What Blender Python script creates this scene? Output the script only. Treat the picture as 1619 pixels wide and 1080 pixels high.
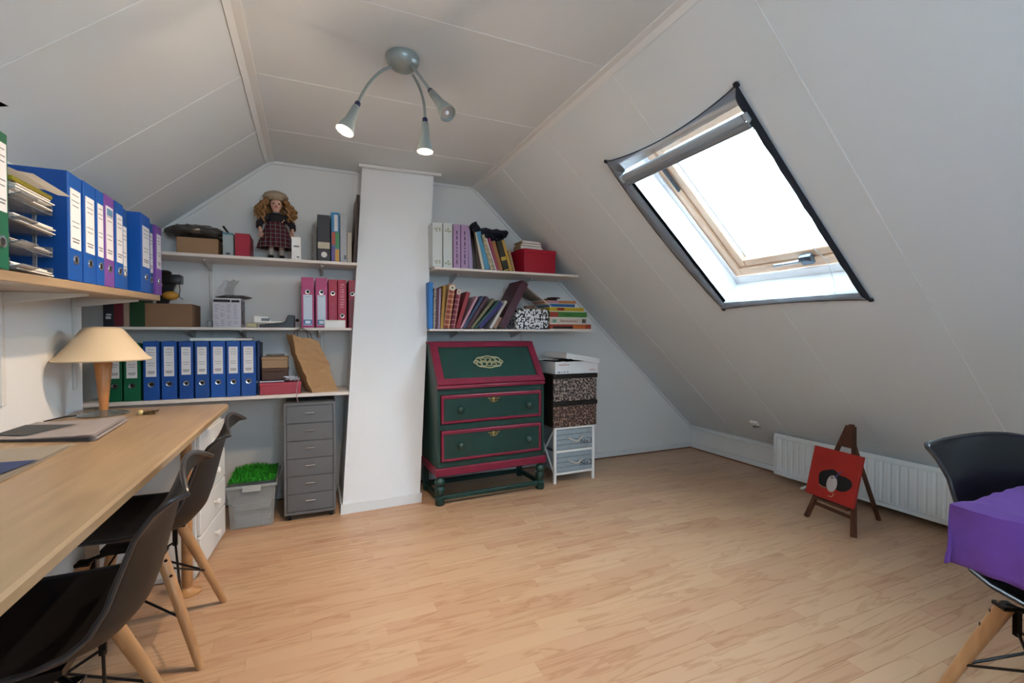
import bpy, bmesh, math, random
from mathutils import Vector, Matrix, noise
random.seed(7)
for o in list(bpy.data.objects): bpy.data.objects.remove(o)
SC = bpy.context.scene
COL = SC.collection
PI = math.pi
R = math.radians

# ------------------------------------------------------------------ camera
FPX, YAW, PITCH, CH = 731.43, .4109, -.0158, 1.2
cd = bpy.data.cameras.new('camera'); cam = bpy.data.objects.new('camera', cd); COL.objects.link(cam)
cd.sensor_fit = 'HORIZONTAL'; cd.sensor_width = 36.0; cd.lens = 36.0 * FPX / 1619.0
cd.clip_start = .02; cd.clip_end = 200
cam.location = (0, 0, CH); cam.rotation_euler = (PI / 2 + PITCH, 0, -YAW)
SC.camera = cam
_F = Vector((math.sin(YAW) * math.cos(PITCH), math.cos(YAW) * math.cos(PITCH), math.sin(PITCH)))
_R = Vector((math.cos(YAW), -math.sin(YAW), 0)); _U = _R.cross(_F)


def at(u, v, axis, val):
    """photograph measurement -> point of the room on a known plane"""
    d = _F + _R * ((u - 809.5) / FPX) - _U * ((v - 540) / FPX)
    i = 'XYZ'.index(axis); c = (0, 0, CH)[i]
    return Vector((0, 0, CH)) + d * ((val - c) / d[i])


# ------------------------------------------------------------------ world, lights, exposure
W = bpy.data.worlds.new('world'); SC.world = W; W.use_nodes = True
nt = W.node_tree; nt.nodes.clear()
wo = nt.nodes.new('ShaderNodeOutputWorld'); bg = nt.nodes.new('ShaderNodeBackground')
tc = nt.nodes.new('ShaderNodeTexCoord'); nz = nt.nodes.new('ShaderNodeTexNoise'); cr = nt.nodes.new('ShaderNodeValToRGB')
nz.inputs['Scale'].default_value = 2.2; nz.inputs['Detail'].default_value = 5
cr.color_ramp.elements[0].color = (.56, .79, 1, 1); cr.color_ramp.elements[1].color = (.70, .88, 1, 1)
nt.links.new(tc.outputs['Generated'], nz.inputs['Vector']); nt.links.new(nz.outputs['Fac'], cr.inputs['Fac'])
nt.links.new(cr.outputs['Color'], bg.inputs['Color']); bg.inputs['Strength'].default_value = 9.0
nt.links.new(bg.outputs[0], wo.inputs[0])
SC.view_settings.view_transform = 'Standard'; SC.view_settings.look = 'None'
SC.view_settings.gamma = 1; SC.view_settings.use_curve_mapping = False
SC.view_settings.exposure = 1.2
SPOT_W = 19.0
GLOW_W = 1.9


def portal(name, size, loc, normal):
    l = bpy.data.lights.new(name, 'AREA'); l.shape = 'RECTANGLE'; l.size, l.size_y = size
    l.cycles.is_portal = True; l.energy = 1
    o = bpy.data.objects.new(name, l); COL.objects.link(o); o.location = loc
    o.rotation_euler = Vector(normal).to_track_quat('-Z', 'Y').to_euler()
    return o


def spot(name, loc, d, power, size=1.9, blend=.6, col=(1, .74, .5)):
    l = bpy.data.lights.new(name, 'SPOT'); l.energy = power; l.spot_size = size; l.spot_blend = blend
    l.color = col; l.shadow_soft_size = .018
    o = bpy.data.objects.new(name, l); COL.objects.link(o); o.location = loc
    o.rotation_euler = Vector(d).to_track_quat('-Z', 'Y').to_euler()
    return o


# ------------------------------------------------------------------ materials
def lin(h):
    if isinstance(h, str):
        h = h.lstrip('#'); c = [int(h[i:i + 2], 16) / 255 for i in (0, 2, 4)]
    else: c = list(h)
    return tuple((x / 12.92 if x <= .04045 else ((x + .055) / 1.055) ** 2.4) for x in c) + (1,)


_M = {}


def mat(name, col, rough=.5, metal=0., bump=0, bscale=200, var=0, vscale=6, spec=.5, alpha=1, trans=0, emit=None, coat=0):
    if name in _M: return _M[name]
    m = bpy.data.materials.new(name); m.use_nodes = True; _M[name] = m
    n = m.node_tree.nodes; L = m.node_tree.links; b = n['Principled BSDF']
    c = lin(col)
    b.inputs['Base Color'].default_value = c; b.inputs['Roughness'].default_value = rough
    b.inputs['Metallic'].default_value = metal; b.inputs['Specular IOR Level'].default_value = spec
    b.inputs['Alpha'].default_value = alpha; b.inputs['Transmission Weight'].default_value = trans
    b.inputs['Coat Weight'].default_value = coat
    t = n.new('ShaderNodeTexCoord')
    if var:
        x = n.new('ShaderNodeTexNoise'); x.inputs['Scale'].default_value = vscale; x.inputs['Detail'].default_value = 4
        r = n.new('ShaderNodeValToRGB')
        r.color_ramp.elements[0].position = .3; r.color_ramp.elements[1].position = .7
        r.color_ramp.elements[0].color = tuple(v * (1 - var) for v in c[:3]) + (1,)
        r.color_ramp.elements[1].color = tuple(min(1, v * (1 + var * .6)) for v in c[:3]) + (1,)
        L.new(t.outputs['Object'], x.inputs['Vector']); L.new(x.outputs['Fac'], r.inputs['Fac']); L.new(r.outputs['Color'], b.inputs['Base Color'])
    if bump:
        x = n.new('ShaderNodeTexNoise'); x.inputs['Scale'].default_value = bscale; x.inputs['Detail'].default_value = 3
        u = n.new('ShaderNodeBump'); u.inputs['Strength'].default_value = bump; u.inputs['Distance'].default_value = .004
        L.new(t.outputs['Object'], x.inputs['Vector']); L.new(x.outputs['Fac'], u.inputs['Height']); L.new(u.outputs['Normal'], b.inputs['Normal'])
    if emit:
        b.inputs['Emission Color'].default_value = lin(emit[0]); b.inputs['Emission Strength'].default_value = emit[1]
    return m


def wood(name, c1, c2, scale=(2, 18, 18), rough=.45, rot=(0, 0, 0), coat=0):
    m = mat(name, c1, rough, coat=coat); n = m.node_tree.nodes; L = m.node_tree.links; b = n['Principled BSDF']
    t = n.new('ShaderNodeTexCoord'); mp = n.new('ShaderNodeMapping'); mp.inputs['Scale'].default_value = scale; mp.inputs['Rotation'].default_value = rot
    x = n.new('ShaderNodeTexNoise'); x.inputs['Scale'].default_value = 1.6; x.inputs['Detail'].default_value = 6; x.inputs['Distortion'].default_value = .6
    r = n.new('ShaderNodeValToRGB'); r.color_ramp.elements[0].position = .32; r.color_ramp.elements[1].position = .68
    r.color_ramp.elements[0].color = lin(c1); r.color_ramp.elements[1].color = lin(c2)
    L.new(t.outputs['Object'], mp.inputs['Vector']); L.new(mp.outputs[0], x.inputs['Vector']); L.new(x.outputs['Fac'], r.inputs['Fac']); L.new(r.outputs['Color'], b.inputs['Base Color'])
    return m


def floor_material():
    m = mat('laminate', 'c99a72', .33); n = m.node_tree.nodes; L = m.node_tree.links; b = n['Principled BSDF']
    g = n.new('ShaderNodeNewGeometry'); oi = n.new('ShaderNodeObjectInfo')
    ad = n.new('ShaderNodeMath'); ad.operation = 'ADD'; L.new(oi.outputs['Random'], ad.inputs[0]); L.new(g.outputs['Random Per Island'], ad.inputs[1])
    fr = n.new('ShaderNodeMath'); fr.operation = 'FRACT'; L.new(ad.outputs[0], fr.inputs[0])
    mu = n.new('ShaderNodeMath'); mu.operation = 'MULTIPLY'; mu.inputs[1].default_value = 37.0; L.new(fr.outputs[0], mu.inputs[0])
    cx = n.new('ShaderNodeCombineXYZ'); L.new(mu.outputs[0], cx.inputs[0]); L.new(mu.outputs[0], cx.inputs[2])
    mp = n.new('ShaderNodeMapping'); mp.inputs['Scale'].default_value = (1.25, 10, 1); L.new(g.outputs['Position'], mp.inputs['Vector']); L.new(cx.outputs[0], mp.inputs['Location'])
    x = n.new('ShaderNodeTexNoise'); x.inputs['Scale'].default_value = 1.3; x.inputs['Detail'].default_value = 3; x.inputs['Distortion'].default_value = .5
    L.new(mp.outputs[0], x.inputs['Vector'])
    s = n.new('ShaderNodeMath'); s.operation = 'MULTIPLY'; s.inputs[1].default_value = 9; L.new(x.outputs['Fac'], s.inputs[0])
    f2 = n.new('ShaderNodeMath'); f2.operation = 'PINGPONG'; f2.inputs[1].default_value = 1; L.new(s.outputs[0], f2.inputs[0])
    r = n.new('ShaderNodeValToRGB'); r.color_ramp.elements[0].position = .0; r.color_ramp.elements[1].position = .34
    r.color_ramp.elements[0].color = lin('a57852'); r.color_ramp.elements[1].color = lin('c59e7c')
    L.new(f2.outputs[0], r.inputs['Fac'])
    r2 = n.new('ShaderNodeValToRGB'); L.new(fr.outputs[0], r2.inputs['Fac'])
    e = r2.color_ramp.elements; e[0].color = lin('b38465'); e[1].color = lin('c59e7c')
    for p, c in ((.25, 'caa581'), (.5, 'b88a6c'), (.75, 'ceab88')):
        q = e.new(p); q.color = lin(c)
    mx = n.new('ShaderNodeMix'); mx.data_type = 'RGBA'; mx.inputs['Factor'].default_value = .5
    L.new(r.outputs['Color'], mx.inputs['A']); L.new(r2.outputs['Color'], mx.inputs['B']); L.new(mx.outputs['Result'], b.inputs['Base Color'])
    return m


def pattern(name, a, b_, kind='noise', scale=40, lo=.45, hi=.55, rough=.6):
    m = mat(name, a, rough); n = m.node_tree.nodes; L = m.node_tree.links; b = n['Principled BSDF']
    t = n.new('ShaderNodeTexCoord')
    if kind == 'noise':
        x = n.new('ShaderNodeTexNoise'); x.inputs['Scale'].default_value = scale; x.inputs['Detail'].default_value = 2; out = x.outputs['Fac']
    elif kind == 'voronoi':
        x = n.new('ShaderNodeTexVoronoi'); x.inputs['Scale'].default_value = scale; out = x.outputs['Distance']
    else:
        x = n.new('ShaderNodeTexWave'); x.inputs['Scale'].default_value = scale; x.inputs['Distortion'].default_value = 6; x.inputs['Detail'].default_value = 2; out = x.outputs['Fac']
    r = n.new('ShaderNodeValToRGB'); r.color_ramp.elements[0].position = lo; r.color_ramp.elements[1].position = hi
    r.color_ramp.elements[0].color = lin(a); r.color_ramp.elements[1].color = lin(b_)
    L.new(t.outputs['Object'], x.inputs['Vector']); L.new(out, r.inputs['Fac']); L.new(r.outputs['Color'], b.inputs['Base Color'])
    return m


def plaid(name, base, c1, c2, s=60):
    m = mat(name, base, .7); n = m.node_tree.nodes; L = m.node_tree.links; b = n['Principled BSDF']
    t = n.new('ShaderNodeTexCoord'); sp = n.new('ShaderNodeSeparateXYZ'); L.new(t.outputs['Object'], sp.inputs[0])
    def stripe(o, per, w, ofs=0):
        a = n.new('ShaderNodeMath'); a.operation = 'MULTIPLY_ADD'; a.inputs[1].default_value = per; a.inputs[2].default_value = 50 + ofs; L.new(o, a.inputs[0])
        f = n.new('ShaderNodeMath'); f.operation = 'FRACT'; L.new(a.outputs[0], f.inputs[0])
        c = n.new('ShaderNodeMath'); c.operation = 'LESS_THAN'; c.inputs[1].default_value = w; L.new(f.outputs[0], c.inputs[0]); return c.outputs[0]
    prev = None
    for ch, per, w, ofs, c, fac in (('X', s, .5, 0, c1, .6), ('Z', s, .5, 0, c1, .6), ('X', s, .13, .3, c2, .75), ('Z', s, .13, .3, c2, .75)):
        mx = n.new('ShaderNodeMix'); mx.data_type = 'RGBA'; mx.inputs['B'].default_value = lin(c)
        k = n.new('ShaderNodeMath'); k.operation = 'MULTIPLY'; k.inputs[1].default_value = fac
        L.new(stripe(sp.outputs[ch], per, w, ofs), k.inputs[0]); L.new(k.outputs[0], mx.inputs['Factor'])
        if prev is None: mx.inputs['A'].default_value = lin(base)
        else: L.new(prev, mx.inputs['A'])
        prev = mx.outputs['Result']
    L.new(prev, b.inputs['Base Color'])
    return m


# ------------------------------------------------------------------ mesh helpers
class B:
    def __init__(s): s.bm = bmesh.new()

    def _merge(s, t, M=None):
        if M is not None:
            bmesh.ops.transform(t, matrix=M, verts=t.verts)
            if M.determinant() < 0: bmesh.ops.reverse_faces(t, faces=t.faces)
        me = bpy.data.meshes.new('t'); t.to_mesh(me); t.free(); s.bm.from_mesh(me); bpy.data.meshes.remove(me); return s

    def box(s, x0, x1, y0, y1, z0, z1, bev=0, seg=1, M=None):
        t = bmesh.new(); bmesh.ops.create_cube(t, size=1)
        for v in t.verts: v.co = Vector((x0 + (x1 - x0) * (v.co.x + .5), y0 + (y1 - y0) * (v.co.y + .5), z0 + (z1 - z0) * (v.co.z + .5)))
        if bev: bmesh.ops.bevel(t, geom=t.edges[:], offset=min(bev, .49 * min(abs(x1 - x0), abs(y1 - y0), abs(z1 - z0))), segments=seg, affect='EDGES', profile=.5)
        return s._merge(t, M)

    def prism(s, pts, axis, a, b, bev=0, M=None):
        """extrude a 2D outline (in the two other axes, cyclic order) along axis from a to b"""
        t = bmesh.new()
        def mk(p, w): return {'X': (w, p[0], p[1]), 'Y': (p[0], w, p[1]), 'Z': (p[0], p[1], w)}[axis]
        A = [t.verts.new(mk(p, a)) for p in pts]; Bv = [t.verts.new(mk(p, b)) for p in pts]
        t.faces.new(A); t.faces.new(Bv[::-1]); n = len(pts)
        for i in range(n): t.faces.new((A[i], Bv[i], Bv[(i + 1) % n], A[(i + 1) % n]))
        bmesh.ops.recalc_face_normals(t, faces=t.faces)
        if bev: bmesh.ops.bevel(t, geom=t.edges[:], offset=bev, segments=1, affect='EDGES')
        return s._merge(t, M)

    def ring(s, rings, cap=True, M=None):
        t = bmesh.new(); V = [[t.verts.new(p) for p in r] for r in rings]; n = len(rings[0])
        for a, b in zip(V, V[1:]):
            for i in range(n): t.faces.new((a[i], a[(i + 1) % n], b[(i + 1) % n], b[i]))
        if cap: t.faces.new(V[0][::-1]); t.faces.new(V[-1])
        bmesh.ops.recalc_face_normals(t, faces=t.faces)
        return s._merge(t, M)

    def lathe(s, prof, n=24, M=None, cap=True):
        return s.ring([[(r * math.cos(2 * PI * i / n), r * math.sin(2 * PI * i / n), z) for i in range(n)] for r, z in prof], cap, M)

    def tube(s, pts, r, n=8, M=None, cap=True):
        pts = [Vector(p) for p in pts]; rr = r if isinstance(r, (list, tuple)) else [r] * len(pts)
        out = []; up = None
        for i, p in enumerate(pts):
            d = (pts[min(i + 1, len(pts) - 1)] - pts[max(i - 1, 0)]).normalized()
            if up is None: up = d.orthogonal().normalized()
            up = (up - d * up.dot(d)); up = up.normalized() if up.length > 1e-6 else d.orthogonal().normalized()
            w = d.cross(up)
            out.append([p + (up * math.cos(2 * PI * k / n) + w * math.sin(2 * PI * k / n)) * rr[i] for k in range(n)])
        return s.ring(out, cap, M)

    def grid(s, f, nu, nv, thick=0, M=None):
        t = bmesh.new(); V = [[t.verts.new(f(i / nu, j / nv)) for j in range(nv + 1)] for i in range(nu + 1)]
        for i in range(nu):
            for j in range(nv): t.faces.new((V[i][j], V[i + 1][j], V[i + 1][j + 1], V[i][j + 1]))
        if thick: bmesh.ops.solidify(t, geom=t.faces[:], thickness=thick)
        return s._merge(t, M)

    def ell(s, c, r, n=16, M=None):
        t = bmesh.new(); bmesh.ops.create_uvsphere(t, u_segments=n, v_segments=max(6, n // 2), radius=1)
        for v in t.verts: v.co = Vector((c[0] + v.co.x * r[0], c[1] + v.co.y * r[1], c[2] + v.co.z * r[2]))
        return s._merge(t, M)

    def crumple(s, amp, sc, seed=0, keep=None):
        for v in s.bm.verts:
            if keep and keep(v.co): continue
            v.co += noise.noise_vector(v.co * sc + Vector((seed, seed * 2, 0))) * amp
        return s

    def sub(s, cuts=1):
        bmesh.ops.subdivide_edges(s.bm, edges=s.bm.edges[:], cuts=cuts, use_grid_fill=True); return s


def obj(name, b, m, parent=None, smooth=False, loc=None, rot=None, label=None):
    me = bpy.data.meshes.new(name); b.bm.to_mesh(me); b.bm.free()
    me.materials.append(m)
    if smooth:
        for p in me.polygons: p.use_smooth = True
        try: me.set_sharp_from_angle(angle=R(42))
        except Exception: pass
    o = bpy.data.objects.new(name, me); COL.objects.link(o)
    if parent: o.parent = parent
    if loc is not None: o.location = loc
    if rot is not None: o.rotation_euler = rot
    if label: o['label'] = label
    return o


def tag(o, label, cat, group=None):
    o['label'] = label; o['category'] = cat
    if group: o['group'] = group
    return o


def thing(name, label, cat, loc=(0, 0, 0), rot=(0, 0, 0), group=None):
    o = bpy.data.objects.new(name, None); COL.objects.link(o); o.location = loc; o.rotation_euler = rot; o.empty_display_size = .05
    return tag(o, label, cat, group)


def struct(name, b, m, parent=None, smooth=False, **k):
    o = obj(name, b, m, parent, smooth, **k)
    if not parent: o['kind'] = 'structure'
    return o


def textmesh(body, size, depth=.0008):
    c = bpy.data.curves.new('txt', 'FONT'); c.body = body; c.size = size; c.extrude = depth; c.align_x = 'CENTER'; c.align_y = 'CENTER'; c.resolution_u = 2
    o = bpy.data.objects.new('txt', c); COL.objects.link(o)
    dg = bpy.context.evaluated_depsgraph_get(); me = bpy.data.meshes.new_from_object(o.evaluated_get(dg))
    bpy.data.objects.remove(o); bpy.data.curves.remove(c); return me


def text(name, body, size, m, parent, loc, rot):
    me = textmesh(body, size); me.materials.clear(); me.materials.append(m)
    o = bpy.data.objects.new(name, me); COL.objects.link(o); o.parent = parent; o.location = loc; o.rotation_euler = rot; return o


FR = (PI / 2, 0, 0)     # text facing -Y

# ------------------------------------------------------------------ shared materials
m_wall = mat('white_plaster', 'e2e3e2', .85, bump=.35, bscale=260)
m_chim = mat('chimney_plaster', 'e8ebee', .8, bump=.35, bscale=200)
m_panel = mat('ceiling_panel', 'd6dde1', .75, bump=.18, bscale=420)
m_joint = mat('joint_strip', 'e3e9ec', .6)
m_trim = mat('white_trim', 'dde0e1', .5)
m_shelf = mat('shelf_white', 'ded6d0', .45)
m_brkt = mat('bracket_white', 'd8d6d2', .45)
m_white = mat('white_paint', 'e6e6e3', .4)
m_paper = mat('paper', 'e9e7e4', .8)
m_black = mat('black_plastic', '141416', .35)
m_metal = mat('chrome', 'c9ccd0', .22, metal=1)
m_dkmet = mat('black_metal', '111112', .35, metal=.5)
m_hole = mat('dark_hole', '0a0a0c', .6)
m_beech = wood('beech_top', '988063', 'ab9373', scale=(14, 1.6, 14), rough=.33)
m_leg = wood('beech_leg', 'a8794e', 'c4976a', scale=(14, 14, 2), rough=.4)
m_floor = floor_material()
m_card = mat('cardboard', '9a7a5c', .8, var=.08)

# ------------------------------------------------------------------ room shell
YG, YB = 3.741, -1.7
XR, ZK = 3.70, .235
XA, XB, ZC = 1.2735, -.259, 2.439
SR = (ZC - ZK) / (XR - XA)          # right slope
SL = .8555                          # left slope
XWL, YWE, XRL = -.985, 2.80, -1.36  # left wall, its end, the niche beyond it
zl = lambda x: ZC - (XB - x) * SL
zr = lambda x: ZC - (x - XA) * SR
JY = [-1.0, -.29, .42, 1.125, 1.815, 2.515, 3.165]

struct('floor', B().box(XRL - .1, XR + .1, YB - .1, YG + .1, -.06, -.0085), mat('underlay', '5a4433', .9))
fl = bpy.data.objects['floor']


def plank_bm(l, w): return B().box(0, l, 0, w, -.008, 0, .0007)


PW, PL = .0745, .50
cand = []
row = 0; y = YB
while y < YG - .005:
    x = XRL - random.random() * PL; w = min(PW, YG - y)
    while x < XR:
        a, b_ = max(x, XRL), min(x + PL, XR)
        if b_ - a > .01: cand.append((a, b_, y, w))
        x += PL
    y += PW


def seen(c):
    p = Vector(((c[0] + c[1]) / 2, c[2] + c[3] / 2, -CH)); d = p.dot(_F)
    if d < .3: return 1e9
    u = 809.5 + FPX * p.dot(_R) / d; v = 540 - FPX * p.dot(_U) / d
    if not (-60 < u < 1680 and 600 < v < 1130) or (c[0] < -.5 and c[2] < 2.7): return 1e8 + d
    return d


cand.sort(key=seen)
full = {}
for i, (a, b_, y, w) in enumerate(cand[:300]):
    key = (round(b_ - a, 3), round(w, 3))
    if key not in full:
        o = obj('plank', plank_bm(b_ - a, w - .0006), m_floor, fl); full[key] = o.data
    else:
        o = bpy.data.objects.new('plank', full[key]); COL.objects.link(o); o.parent = fl
    o.location = (a, y, 0)
rest = B()
for a, b_, y, w in cand[300:]: rest.box(a, b_ - .0006, y, y + w - .0006, -.008, 0)
o = obj('planking', rest, m_floor, fl); o['kind'] = 'stuff'

# gable wall (seen), back wall behind the camera with an added fill-light window, left wall, niche, knee wall
gp = [(XRL, -.05), (XR + .1, -.05), (XR + .1, zr(XR)), (XA, ZC + .05), (XB, ZC + .05), (XRL, zl(XRL) + .05)]
struct('wall_back', B().prism(gp, 'Y', YG, YG + .1), m_wall)
wf = B(); W0, W1, WZ0, WZ1 = .15, 1.05, 1.1, 2.0
wf.prism([(XRL, -.05), (W0, -.05), (W0, ZC + .05), (XB, ZC + .05), (XRL, zl(XRL) + .05)], 'Y', YB - .1, YB)
wf.prism([(W1, -.05), (XR + .1, -.05), (XR + .1, zr(XR)), (W1, zr(W1) + .02)], 'Y', YB - .1, YB)
wf.box(W0, W1, YB - .1, YB, -.05, WZ0); wf.box(W0, W1, YB - .1, YB, WZ1, ZC + .05)
struct('wall_front', wf, m_wall)
LW = (.22, 1.22, -1.25, -.10)      # added fill-light roof window: in the left slope, behind the camera
wn = struct('fill_window_back', B().box(W0, W1, YB - .08, YB - .03, WZ0, WZ0 + .06).box(W0, W1, YB - .08, YB - .03, WZ1 - .06, WZ1).box(W0, W0 + .06, YB - .08, YB - .03, WZ0, WZ1).box(W1 - .06, W1, YB - .08, YB - .03, WZ0, WZ1).box(.57, .63, YB - .08, YB - .03, WZ0, WZ1), m_white)  # unseen window, added to bring soft fill light from behind
struct('wall_left', B().box(XWL - .08, XWL, YB, YWE, -.05, zl(XWL) + .06), m_wall)
struct('wall_niche', B().box(XRL - .1, XRL, YB, YG + .1, -.05, zl(XRL) + .08), m_wall)
struct('wall_right', B().box(XR, XR + .1, YB - .1, YG + .1, -.05, ZK + .03), m_wall)

# chimney breast leaning up and to the right
cb = [(.187, 3.265), (.709, 3.285)]; ct = [(.358, 3.572), (.883, 3.545)]
def chim(z, g=0):
    k = z / ZC
    a = [cb[i][0] + (ct[i][0] - cb[i][0]) * k for i in (0, 1)]; b_ = [cb[i][1] + (ct[i][1] - cb[i][1]) * k for i in (0, 1)]
    return [(a[0] - g, b_[0] - g, z), (a[1] + g, b_[1] - g, z), (a[1] + g, YG + .02, z), (a[0] - g, YG + .02, z)]
struct('wall_chimney', B().ring([chim(-.02), chim(ZC + .02)]), m_chim)
struct('baseboard_chimney', B().ring([chim(0, .012), chim(.06, .012)]), m_trim)
struct('trim_1', B().prism([(.33, 3.53), (.935, 3.50), (.935, 3.525), (.33, 3.56)], 'Z', ZC - .022, ZC - .002), m_trim)

# ceiling and slopes: boards with recessed light joints
def board_run(name, origin, du, ulen, nrm, ys, holes=None, over=0):
    """boards side by side along Y on a sloping plane; du = direction across, nrm = outwards"""
    du = Vector(du).normalized(); nrm = Vector(nrm).normalized(); o0 = Vector(origin)
    M = Matrix(((du.x, 0, nrm.x, o0.x), (du.y, 1, nrm.y, o0.y), (du.z, 0, nrm.z, o0.z), (0, 0, 0, 1)))
    back = B()
    ed = [YB] + ys + [YG]
    if holes:
        u0, u1, y0, y1 = holes
        back.box(-over, u0, YB, YG, .010, .022, M=M); back.box(u1, ulen, YB, YG, .010, .022, M=M)
        back.box(u0, u1, YB, y0, .010, .022, M=M); back.box(u0, u1, y1, YG, .010, .022, M=M)
    else: back.box(-over, ulen, YB, YG, .010, .022, M=M)
    p = struct(name, back, m_joint)
    g = .0044
    for a, b_ in zip(ed, ed[1:]):
        a += g / 2; b_ -= g / 2
        q = B()
        if holes and a < y1 and b_ > y0:
            q.box(-over, u0, a, b_, 0, .010, .0015, M=M); q.box(u1, ulen, a, b_, 0, .010, .0015, M=M)
            if a < y0: q.box(u0, u1, a, y0, 0, .010, M=M)
            if b_ > y1: q.box(u0, u1, y1, b_, 0, .010, M=M)
        else: q.box(-over, ulen, a, b_, 0, .010, .0015, M=M)
        obj('panel', q, m_panel, p)
    for yj in ys:
        q = B()
        if holes and y0 - .01 < yj < y1 + .01: q.box(-over, u0, yj - .0019, yj + .0019, -.0015, .0095, .0008, M=M).box(u1, ulen, yj - .0019, yj + .0019, -.0015, .0095, .0008, M=M)
        else: q.box(-over, ulen, yj - .0019, yj + .0019, -.0015, .0095, .0008, M=M)
        obj('joint_strip', q, m_joint, p)
    return M


board_run('ceiling', (XB, 0, ZC), (1, 0, 0), XA - XB, (0, 0, 1), JY)
lenL = math.hypot(XB - XRL, (XB - XRL) * SL)
MLs = board_run('wall_left_slope', (XB, 0, ZC), (-1, 0, -SL), lenL + .02, (-SL, 0, 1), JY, holes=LW)
lenR = math.hypot(XR - XA, ZC - ZK)
WS0, WS1, WY0, WY1 = .425, 1.545, 1.362, 2.168
MR = board_run('wall_right_slope', (XA, 0, ZC), (1, 0, -SR), lenR + .02, (SR, 0, 1), JY, holes=(WS0, WS1, WY0, WY1))
# ridge and corner mouldings
struct('trim_2', B().prism([(XA - .022, ZC), (XA - .022, ZC - .009), (XA + .004, ZC - .013), (XA + .024, ZC - .031), (XA + .028, ZC - .02), (XA, ZC + .01)], 'Y', YB, YG), m_trim)
struct('trim_3', B().prism([(XB + .030, ZC), (XB + .030, ZC - .009), (XB - .004, ZC - .013), (XB - .028, ZC - .034), (XB - .032, ZC - .022), (XB, ZC + .01)], 'Y', YB, YG), m_trim)
def moulding(name, p, q, w=.022, t=.014, up=(0, 0, 1)):
    p, q = Vector(p), Vector(q); d = (q - p); L_ = d.length; d.normalize(); n = Vector((0, -1, 0)); s = n.cross(d)
    if s.z > 0: s = -s
    M = Matrix(((d.x, s.x, n.x, p.x), (d.y, s.y, n.y, p.y), (d.z, s.z, n.z, p.z), (0, 0, 0, 1)))
    return struct(name, B().box(0, L_, 0, w, 0, t, .003, M=M), m_trim)
moulding('trim_4', (XB, YG, ZC), (.337, YG, ZC)); moulding('trim_5', (.905, YG, ZC), (XA, YG, ZC))
moulding('trim_6', (XRL, YG, zl(XRL)), (XB, YG, ZC)); moulding('trim_7', (XA, YG, ZC), (XR, YG, ZK))
struct('baseboard_back', B().box(.9, XR, YG - .012, YG, 0, .055, .003), m_trim)
struct('baseboard_back_2', B().box(XRL, .2, YG - .012, YG, 0, .055, .003), m_trim)
struct('baseboard_right', B().box(XR - .012, XR, .2, YG, 0, .055, .003), m_trim)
struct('trim_8', B().box(XR - .02, XR + .003, YB, YG, ZK - .036, ZK - .004, .003), m_trim)
for k, (a, b_) in enumerate(((XRL, .18), (.75, XR))):
    struct('trim_%d' % (9 + k), B().box(a, b_, YG - .026, YG - .012, 0, .009, .003), mat('floor_bead', '7a4a30', .5))
struct('trim_11', B().box(XR - .026, XR - .012, .2, YG - .026, 0, .009, .003), _M['floor_bead'])

# ------------------------------------------------------------------ roof windows (seen one + one added behind the camera for fill light)
n_ = Vector((SR, 0, 1)).normalized()
m_pine = wood('window_pine', 'd9b394', 'ecd2b6', scale=(3, 3, 3), rough=.4)
m_lining = mat('window_lining', 'f2f4f6', .6)
m_glass = mat('glass', 'ffffff', .02, trans=1, spec=.5); m_glass.node_tree.nodes['Principled BSDF'].inputs['IOR'].default_value = 1.02
def roof_window(name, s0, s1, y0, y1, D=.22, MR=None):
    L_ = B(); w = .012
    L_.box(s0 - w, s0, y0 - w, y1 + w, .0, D + .05, M=MR).box(s1, s1 + w, y0 - w, y1 + w, .0, D + .05, M=MR)
    L_.box(s0, s1, y0 - w, y0, .0, D + .05, M=MR).box(s0, s1, y1, y1 + w, .0, D + .05, M=MR)
    p = struct(name, L_, m_lining)
    a, c, dy = s0 + .02, s1 - .045, .01
    ya, yb = y0 + dy, y1 - dy
    f = B(); fw = .055
    f.box(a, c, ya, ya + fw, D - .035, D + .04, .003, M=MR).box(a, c, yb - fw, yb, D - .035, D + .04, .003, M=MR)
    f.box(a, a + fw, ya + fw, yb - fw, D - .035, D + .04, .003, M=MR).box(c - fw, c, ya + fw, yb - fw, D - .035, D + .04, .003, M=MR)
    obj('frame', f, m_pine, p)
    # white cover strip in front of the frame
    g = B(); g.box(s0 + .001, s1 - .001, yb - .012, y1 - .001, D - .05, D - .038, M=MR).box(s1 - .05, s1 - .001, y0 + .001, y1 - .001, D - .05, D - .038, M=MR)
    obj('cover_strip', g, m_lining, p)
    a2, c2, y2, y3 = a + fw + .004, c - fw - .004, ya + fw + .004, yb - fw - .004
    h = B(); sw = .05
    h.box(a2, c2, y2, y2 + sw, D - .02, D + .05, .004, M=MR).box(a2, c2, y3 - sw, y3, D - .02, D + .05, .004, M=MR)
    h.box(a2, a2 + sw, y2 + sw, y3 - sw, D - .02, D + .05, .004, M=MR).box(c2 - sw, c2, y2 + sw, y3 - sw, D - .02, D + .05, .004, M=MR)
    sash = obj('sash', h, m_pine, p)
    obj('glazing_seal', B().box(a2 + sw, c2 - sw, y3 - sw - .012, y3 - sw - .006, D + .01, D + .02, M=MR).box(a2 + sw, c2 - sw, y2 + sw + .006, y2 + sw + .012, D + .01, D + .02, M=MR), mat('seal_grey', '7c8d96', .5), sash)
    obj('pane', B().box(a2 + sw - .005, c2 - sw + .005, y2 + sw - .005, y3 - sw + .005, D + .022, D + .028, M=MR), m_glass, sash)
    return p, (a2, c2, y2, y3, D)
win, (a2, c2, y2, y3, D) = roof_window('window_1', WS0, WS1, WY0, WY1, MR=MR)
roof_window('fill_window_left', *LW, MR=MLs)  # unseen, put in to throw cool fill light on the right slope
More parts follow.
